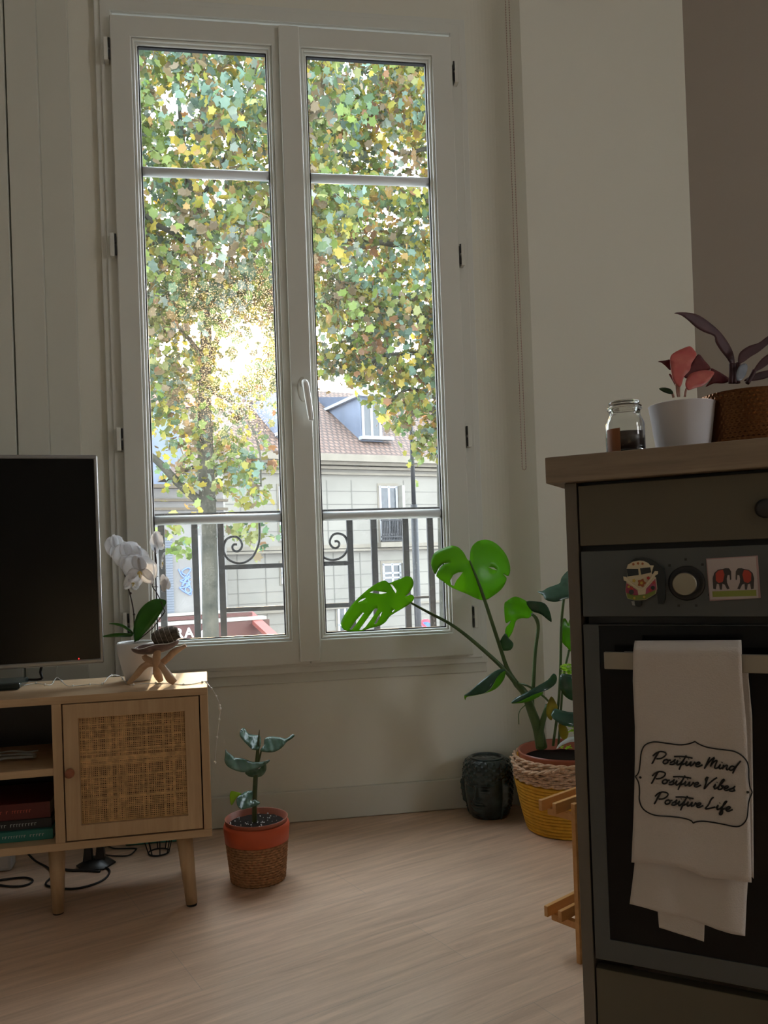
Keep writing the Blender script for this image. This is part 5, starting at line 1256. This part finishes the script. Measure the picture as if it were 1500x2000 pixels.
b_ = B(); u0_, u1_ = su(314, 1095)[0], su(336, 1095)[0]
for k in range(30):
    z = su(325, 1050+k*5)[1]-GZ; box(b_, u0_, u1_, -.09, -.051, z-.012, z+.012)
obj('shutter_slats', b_, mat('shutter_slats', (.10, .12, .15), .6), sh_)
sbox(387, 393, 1046, 1195, -.08, -.004, 'downpipe', M_zincl)
b_ = B(); rr = random.Random(12)
gpts = Z(280, 960, 4.6875, [(320, 710), (360, 780), (430, 790), (350, 740), (400, 700), (430, 720), (370, 800), (340, 820), (420, 850), (360, 880), (330, 880), (400, 930), (440, 900), (390, 860), (430, 820), (380, 900), (435, 940), (400, 790), (350, 870), (425, 760)])
tube(b_, [Vector((su(x, y)[0], -.02, su(x, y)[1]-GZ)) for x, y in gpts], .022, 5, smooth=5)
obj('graffiti', b_, mat('blue_spray_paint', (.16, .24, .60), .6), shp, label='blue sprayed scribble on the wall')
# sign fascia and awning
M_sr = mat('dark_red_fascia', (.07, .018, .014), .5); M_cream = mat('cream_strip', (.35, .32, .28), .5); M_rb = mat('red_barge', (.22, .06, .05), .5)
ul_, ur_ = -9, su(520, 1220, -.9)[0]
def zz_(y): return su(400, y, -.9)[1]-GZ
fz_ = obj('sign_fascia', bx(ul_, ur_+.1, -.9, -.82, zz_(1262), zz_(1218)), M_sr, shp, label='dark red sign board with white letters')
obj('cream_strip', bx(ul_, ur_, -.95, -.5, zz_(1217), zz_(1211)), M_cream, shp)
obj('canopy_band', bx(ul_, ur_-.3, -.6, -.3, zz_(1210), zz_(1203)), M_sr, shp); obj('cream_strip', bx(ul_, ur_-.4, -.4, -.005, zz_(1202), zz_(1197)), M_cream, shp)
bm = B(); P_ = [Vector((su(476, 1196, -.3)[0], -.3, su(476, 1196, -.3)[1]-GZ)), Vector((su(494, 1194, -.3)[0], -.3, su(494, 1194, -.3)[1]-GZ)), Vector((su(548, 1243, -2.2)[0], -2.2, su(548, 1243, -2.2)[1]-GZ)), Vector((su(530, 1246, -2.2)[0], -2.2, su(530, 1246, -2.2)[1]-GZ))]
prism(bm, P_, (0, 0, -.12)); obj('sloping_barge', bm, M_rb, shp)
for tx, px_ in (('URA', 320), ('C', 391)):
    cu = bpy.data.curves.new('lettering', 'FONT'); cu.body = tx; cu.size = .36; cu.extrude = .02; cu.offset = .008; cu.space_character = 1.25
    to = bpy.data.objects.new('sign_letters', cu); col.objects.link(to); dg = bpy.context.evaluated_depsgraph_get()
    me = bpy.data.meshes.new_from_object(to.evaluated_get(dg)); bpy.data.objects.remove(to)
    me.transform(Matrix.Translation((su(px_, 1246, -.93)[0], -.93, su(px_, 1248, -.93)[1]-GZ)) @ Matrix.Rotation(PI/2, 4, 'X'))
    obj('sign_letters', me, mat('white_letters', (.85, .85, .83), .5), fz_)

# street lamp and traffic sign
lp = at(817, 1225, 19.5); lm = thing('street_lamp', 'slim dark street lamp post with curved arm outside on the right', 'street lamp', (lp.x, lp.y, GZ))
zj = at(818, 985, 19.5).z-GZ; ztop = at(814, 785, 19.5).z-GZ
bm = B(); tube(bm, [(0, 0, 0), (0, 0, zj)], .085, 14); obj('lower_post', bm, M_darkm, lm)
bm = B(); tube(bm, [(0, 0, zj), (0, 0, ztop)], [.055, .045], 12); obj('upper_post', bm, M_darkm, lm)
bm = B(); z_ = at(816, 808, 19.5).z-GZ; tube(bm, [(0, 0, z_), (.3, 0, z_+.02), (.6, 0, z_+.18), (.75, 0, z_+.5), (1.1, 0, z_+.8)], .025, 8, smooth=5); obj('arm', bm, M_darkm, lm)
bm = B(); ball(bm, (1.2, 0, z_+.78), .2, 1.3, .8, .4, 14); obj('lamp_head', bm, M_darkm, lm)
sg = at(832, 1226, 21); sn = thing('no_parking_sign', 'round red and blue traffic sign on a post below the railing', 'traffic sign', (sg.x, sg.y, GZ), -YAW)
zc_ = sg.z-GZ; R_ = 17*21/FOC
Rx = Matrix.Rotation(PI/2, 4, 'X')
bm = B(); tube(bm, [(0, .04, 0), (0, .04, zc_+R_)], .03, 10); obj('post', bm, M_zincl, sn)
bm = B(); lathe(bm, [(0, 0), (R_, 0), (R_, .02), (0, .02)], seg=36, M=Rx); bm.transform(Matrix.Translation((0, 0, zc_))); obj('disc', bm, mat('sign_red', (.75, .05, .08), .4), sn, smooth=False)
bm = B(); lathe(bm, [(0, .0), (R_*.70, .0), (R_*.70, .006), (0, .006)], seg=36, M=Rx); bm.transform(Matrix.Translation((0, -.021, zc_))); obj('blue_field', bm, mat('sign_blue', (.05, .12, .55), .4), sn)
bm = B(); box(bm, -R_*.72, R_*.72, -.034, -.0275, -.035, .035); bm.transform(Matrix.Translation((0, 0, zc_)) @ Matrix.Rotation(math.radians(45), 4, 'Y')); obj('red_bar', bm, mat('sign_red_bar', (.75, .05, .08), .4), sn)

# ------------------------------------------------------------------ plane trees
def barkmat():
    return mat('mottled_bark', (.065, .062, .046), .9, c2=(.022, .024, .017), vs_=3.5, bump=.6, bs=12, detail=6, dist=.02)
M_bark = barkmat()
def foliage_mat():
    m = bpy.data.materials.new('autumn_plane_leaves'); m.use_nodes = True; t = m.node_tree; b = t.nodes['Principled BSDF']; o = t.nodes['Material Output']
    b.inputs['Roughness'].default_value = .5
    a_ = t.nodes.new('ShaderNodeAttribute'); a_.attribute_name = 'leaf_colour'
    t.links.new(a_.outputs['Color'], b.inputs['Base Color'])
    tr = t.nodes.new('ShaderNodeBsdfTranslucent'); t.links.new(a_.outputs['Color'], tr.inputs[0])
    mx = t.nodes.new('ShaderNodeMixShader'); mx.inputs[0].default_value = .5
    t.links.new(b.outputs[0], mx.inputs[1]); t.links.new(tr.outputs[0], mx.inputs[2]); t.links.new(mx.outputs[0], o.inputs[0]); return m
M_fol = foliage_mat()
LEAF = np.array([(0, -.75, 0), (.34, -.52, .05), (.85, -.55, -.08), (.72, -.05, .04), (.95, .36, -.10), (.46, .48, .05), (0, 1.0, -.14), (-.46, .48, .05), (-.95, .36, -.10), (-.72, -.05, .04), (-.85, -.55, -.08), (-.34, -.52, .05)])
PAL = np.array([(.22, .33, .07), (.30, .40, .10), (.17, .29, .15), (.24, .39, .30), (.44, .42, .07), (.62, .50, .08), (.52, .34, .11), (.40, .21, .10), (.30, .23, .13), (.38, .41, .14), (.36, .45, .38)])
def foliage(name, parent, cl_, seed, weights, r0_=.086, per=15):
    rg = np.random.default_rng(seed); vs__, cs_, n = [], [], 0
    wts = np.array(weights)/sum(weights)
    for (c, rad, k) in cl_:
        basecol = rg.choice(len(PAL), p=wts)
        for _ in range(k):
            off = rg.normal(size=3)*rad*.55; s = rg.uniform(.65, 1.25)*r0_
            q = rg.normal(size=4); q /= np.linalg.norm(q); w_, x, y, z = q
            Rm = np.array([[1-2*(y*y+z*z), 2*(x*y-z*w_), 2*(x*z+y*w_)], [2*(x*y+z*w_), 1-2*(x*x+z*z), 2*(y*z-x*w_)], [2*(x*z-y*w_), 2*(y*z+x*w_), 1-2*(x*x+y*y)]])
            vs__.append(LEAF*s @ Rm.T+np.array(c)+off)
            ci = basecol if rg.random() < .55 else rg.choice(len(PAL), p=wts)
            cs_.append(np.clip(PAL[ci]*.54*rg.uniform(.55, 1.45), 0, .8)); n += 1
    V = np.concatenate(vs__); me = bpy.data.meshes.new(name)
    me.from_pydata([tuple(v) for v in V], [], [tuple(range(i*12, i*12+12)) for i in range(n)])
    at_ = me.attributes.new('leaf_colour', 'FLOAT_COLOR', 'POINT')
    arr = np.ones((n*12, 4), dtype=np.float32); arr[:, :3] = np.repeat(np.array(cs_), 12, axis=0); at_.data.foreach_set('color', arr.ravel())
    return obj(name, me, M_fol, parent)
HOLES = [(468, 690, 52, 40), (505, 668, 40, 30), (415, 665, 16, 30), (660, 650, 34, 26), (700, 640, 26, 16), (320, 205, 30, 26), (290, 150, 16, 22), (340, 330, 16, 14), (302, 400, 18, 40), (320, 470, 10, 12), (433, 567, 9, 9), (385, 620, 12, 22), (750, 650, 14, 10), (650, 745, 40, 20), (640, 690, 18, 14), (500, 600, 14, 8), (330, 270, 12, 10), (395, 270, 10, 14)]
def hole(x, y):
    for hx_, hy, a_, b_ in HOLES:
        if ((x-hx_)/a_)**2+((y-hy)/b_)**2 < 1: return True
    return False
def tree(base_px, dist, limbs, label, seed, regions, weights, dep=(1.6), root=None):
    b0 = at(*base_px, dist); t = thing('plane_tree', label, 'tree', (b0.x, b0.y, GZ), group=None)
    tr = limbs[0]; pts = [Vector((b0.x, b0.y, GZ))]+[at(x, y, dist+dd) for x, y, dd, r in tr]
    bm = B(); tube(bm, pts, [tr[0][3]*1.15*dist/FOC]+[r*dist/FOC for *_, r in tr], 14, smooth=5)
    rr = random.Random(seed)
    for v in bm.verts: v.co += Vector((rr.uniform(-1, 1), rr.uniform(-1, 1), 0))*.007
    obj('trunk', bm, M_bark, t, world=True)
    for lb in limbs[1:]:
        bm = B(); tube(bm, [at(x, y, dist+dd) for x, y, dd, r in lb], [r*dist/FOC for *_, r in lb], 9, smooth=4); obj('branch', bm, M_bark, t, world=True)
    rg = random.Random(seed+1); cl_ = []; o_ = Vector((b0.x, b0.y, GZ))
    for (x0, x1, y0, y1, n, dmin, dmax, k, lim) in regions:
        for _ in range(n):
            x = rg.uniform(x0, x1); y = rg.uniform(y0, y1); d = dist+rg.uniform(dmin, dmax)
            if hole(x, y) or (lim and not lim(x, y)): continue
            cl_.append((at(x, y, d)-o_, rg.uniform(.24, .46), int(k*2.4)))
    foliage('foliage', t, cl_, seed, weights)
    return t
tree((412, 1245), 14, [
    [(412, 1245, 0, 16), (409, 1050, 0, 15), (403, 930, 0, 16), (400, 780, 0, 13), (403, 650, 0, 11), (392, 520, 0, 9), (378, 420, 0, 7.5), (366, 330, 0, 6), (352, 230, 0, 4), (345, 120, 0, 2.5)],
    [(398, 985, 0, 9), (350, 945, -.3, 8), (312, 905, -.5, 7), (270, 870, -.8, 5)],
    [(402, 720, 0, 7), (430, 640, .5, 6), (440, 540, .8, 5), (462, 430, 1, 4), (480, 330, 1.2, 3)],
    [(390, 500, 0, 6), (345, 460, -.5, 5.5), (300, 435, -.9, 5), (272, 405, -1.2, 4)],
    [(372, 385, 0, 5), (340, 350, .4, 4.5), (300, 330, .6, 4), (272, 300, .8, 3)],
    [(368, 330, 0, 4), (395, 260, .4, 3.5), (385, 160, .6, 2.5), (380, 90, .7, 2)],
    [(378, 400, 0, 5), (425, 340, -.4, 4), (470, 230, -.8, 3), (500, 130, -1, 2)],
    [(385, 470, 0, 4), (345, 400, .5, 3.5), (310, 370, .8, 3)],
    [(400, 700, 0, 5), (350, 640, -.4, 4), (300, 590, -.8, 3)],
    [(405, 760, 0, 4), (470, 800, -.5, 2.5), (505, 870, -.8, 2), (510, 950, -.9, 1.5)]],
    'large plane tree with thick mottled trunk outside the left sash', 31,
    [(-140, 690, -180, 640, 760, -2.2, 2.2, 15, None), (250, 560, 560, 770, 60, -1.5, 1.5, 12, None),
     (330, 480, 720, 980, 34, -.7, .9, 9, None), (290, 340, 640, 860, 14, -1, .5, 8, None), (480, 520, 860, 980, 7, -.9, -.3, 7, None), (330, 380, 1020, 1070, 3, -.8, 0, 6, None), (440, 510, 1010, 1060, 5, -.9, 0, 6, None)],
    [3, 3, 3, 2.6, 2, 1.2, .8, .5, 1.6, 2.5, 2.2])
tree((872, 1240), 16.5, [
    [(872, 1240, 0, 13), (866, 950, 0, 12), (858, 800, 0, 11), (853, 640, 0, 10), (862, 480, 0, 8), (880, 300, 0, 6), (890, 120, 0, 4)],
    [(856, 640, 0, 6), (810, 610, -.5, 5), (750, 585, -.8, 4), (690, 570, -1, 3)],
    [(862, 500, 0, 6), (800, 485, -.5, 5), (720, 470, -.8, 4.5), (640, 465, -1.1, 3.5), (600, 460, -1.3, 3)],
    [(868, 440, 0, 6), (810, 400, .5, 5), (770, 360, .8, 4), (730, 330, 1, 3)],
    [(878, 300, 0, 5), (835, 290, -.4, 4), (780, 300, -.7, 3), (720, 260, -.9, 2.5)],
    [(884, 200, 0, 4), (830, 165, .4, 3), (760, 120, .7, 2.5), (700, 110, .9, 2)],
    [(856, 700, 0, 5), (800, 690, -.8, 3.5), (740, 700, -1.2, 3), (700, 745, -1.4, 2)],
    [(857, 780, 0, 4), (800, 760, -.8, 3), (760, 790, -1.1, 2), (745, 830, -1.2, 1.5)]],
    'plane tree with yellowing leaves filling the right sash', 57,
    [(560, 1080, -160, 640, 520, -2.6, 1.6, 15, None), (620, 1000, 600, 730, 110, -2, 1.2, 12, None),
     (640, 960, 700, 850, 90, -1.6, .8, 9, lambda x, y: y < 720+max(0, (x-690))*1.2 and y < 850), (800, 900, 800, 900, 16, -1, 0, 7, None), (610, 650, 690, 740, 5, -2, -1, 9, None)],
    [2.5, 2.5, 1.8, 2.2, 3, 2.4, 1.6, 1.0, 1.6, 3, 1.5])
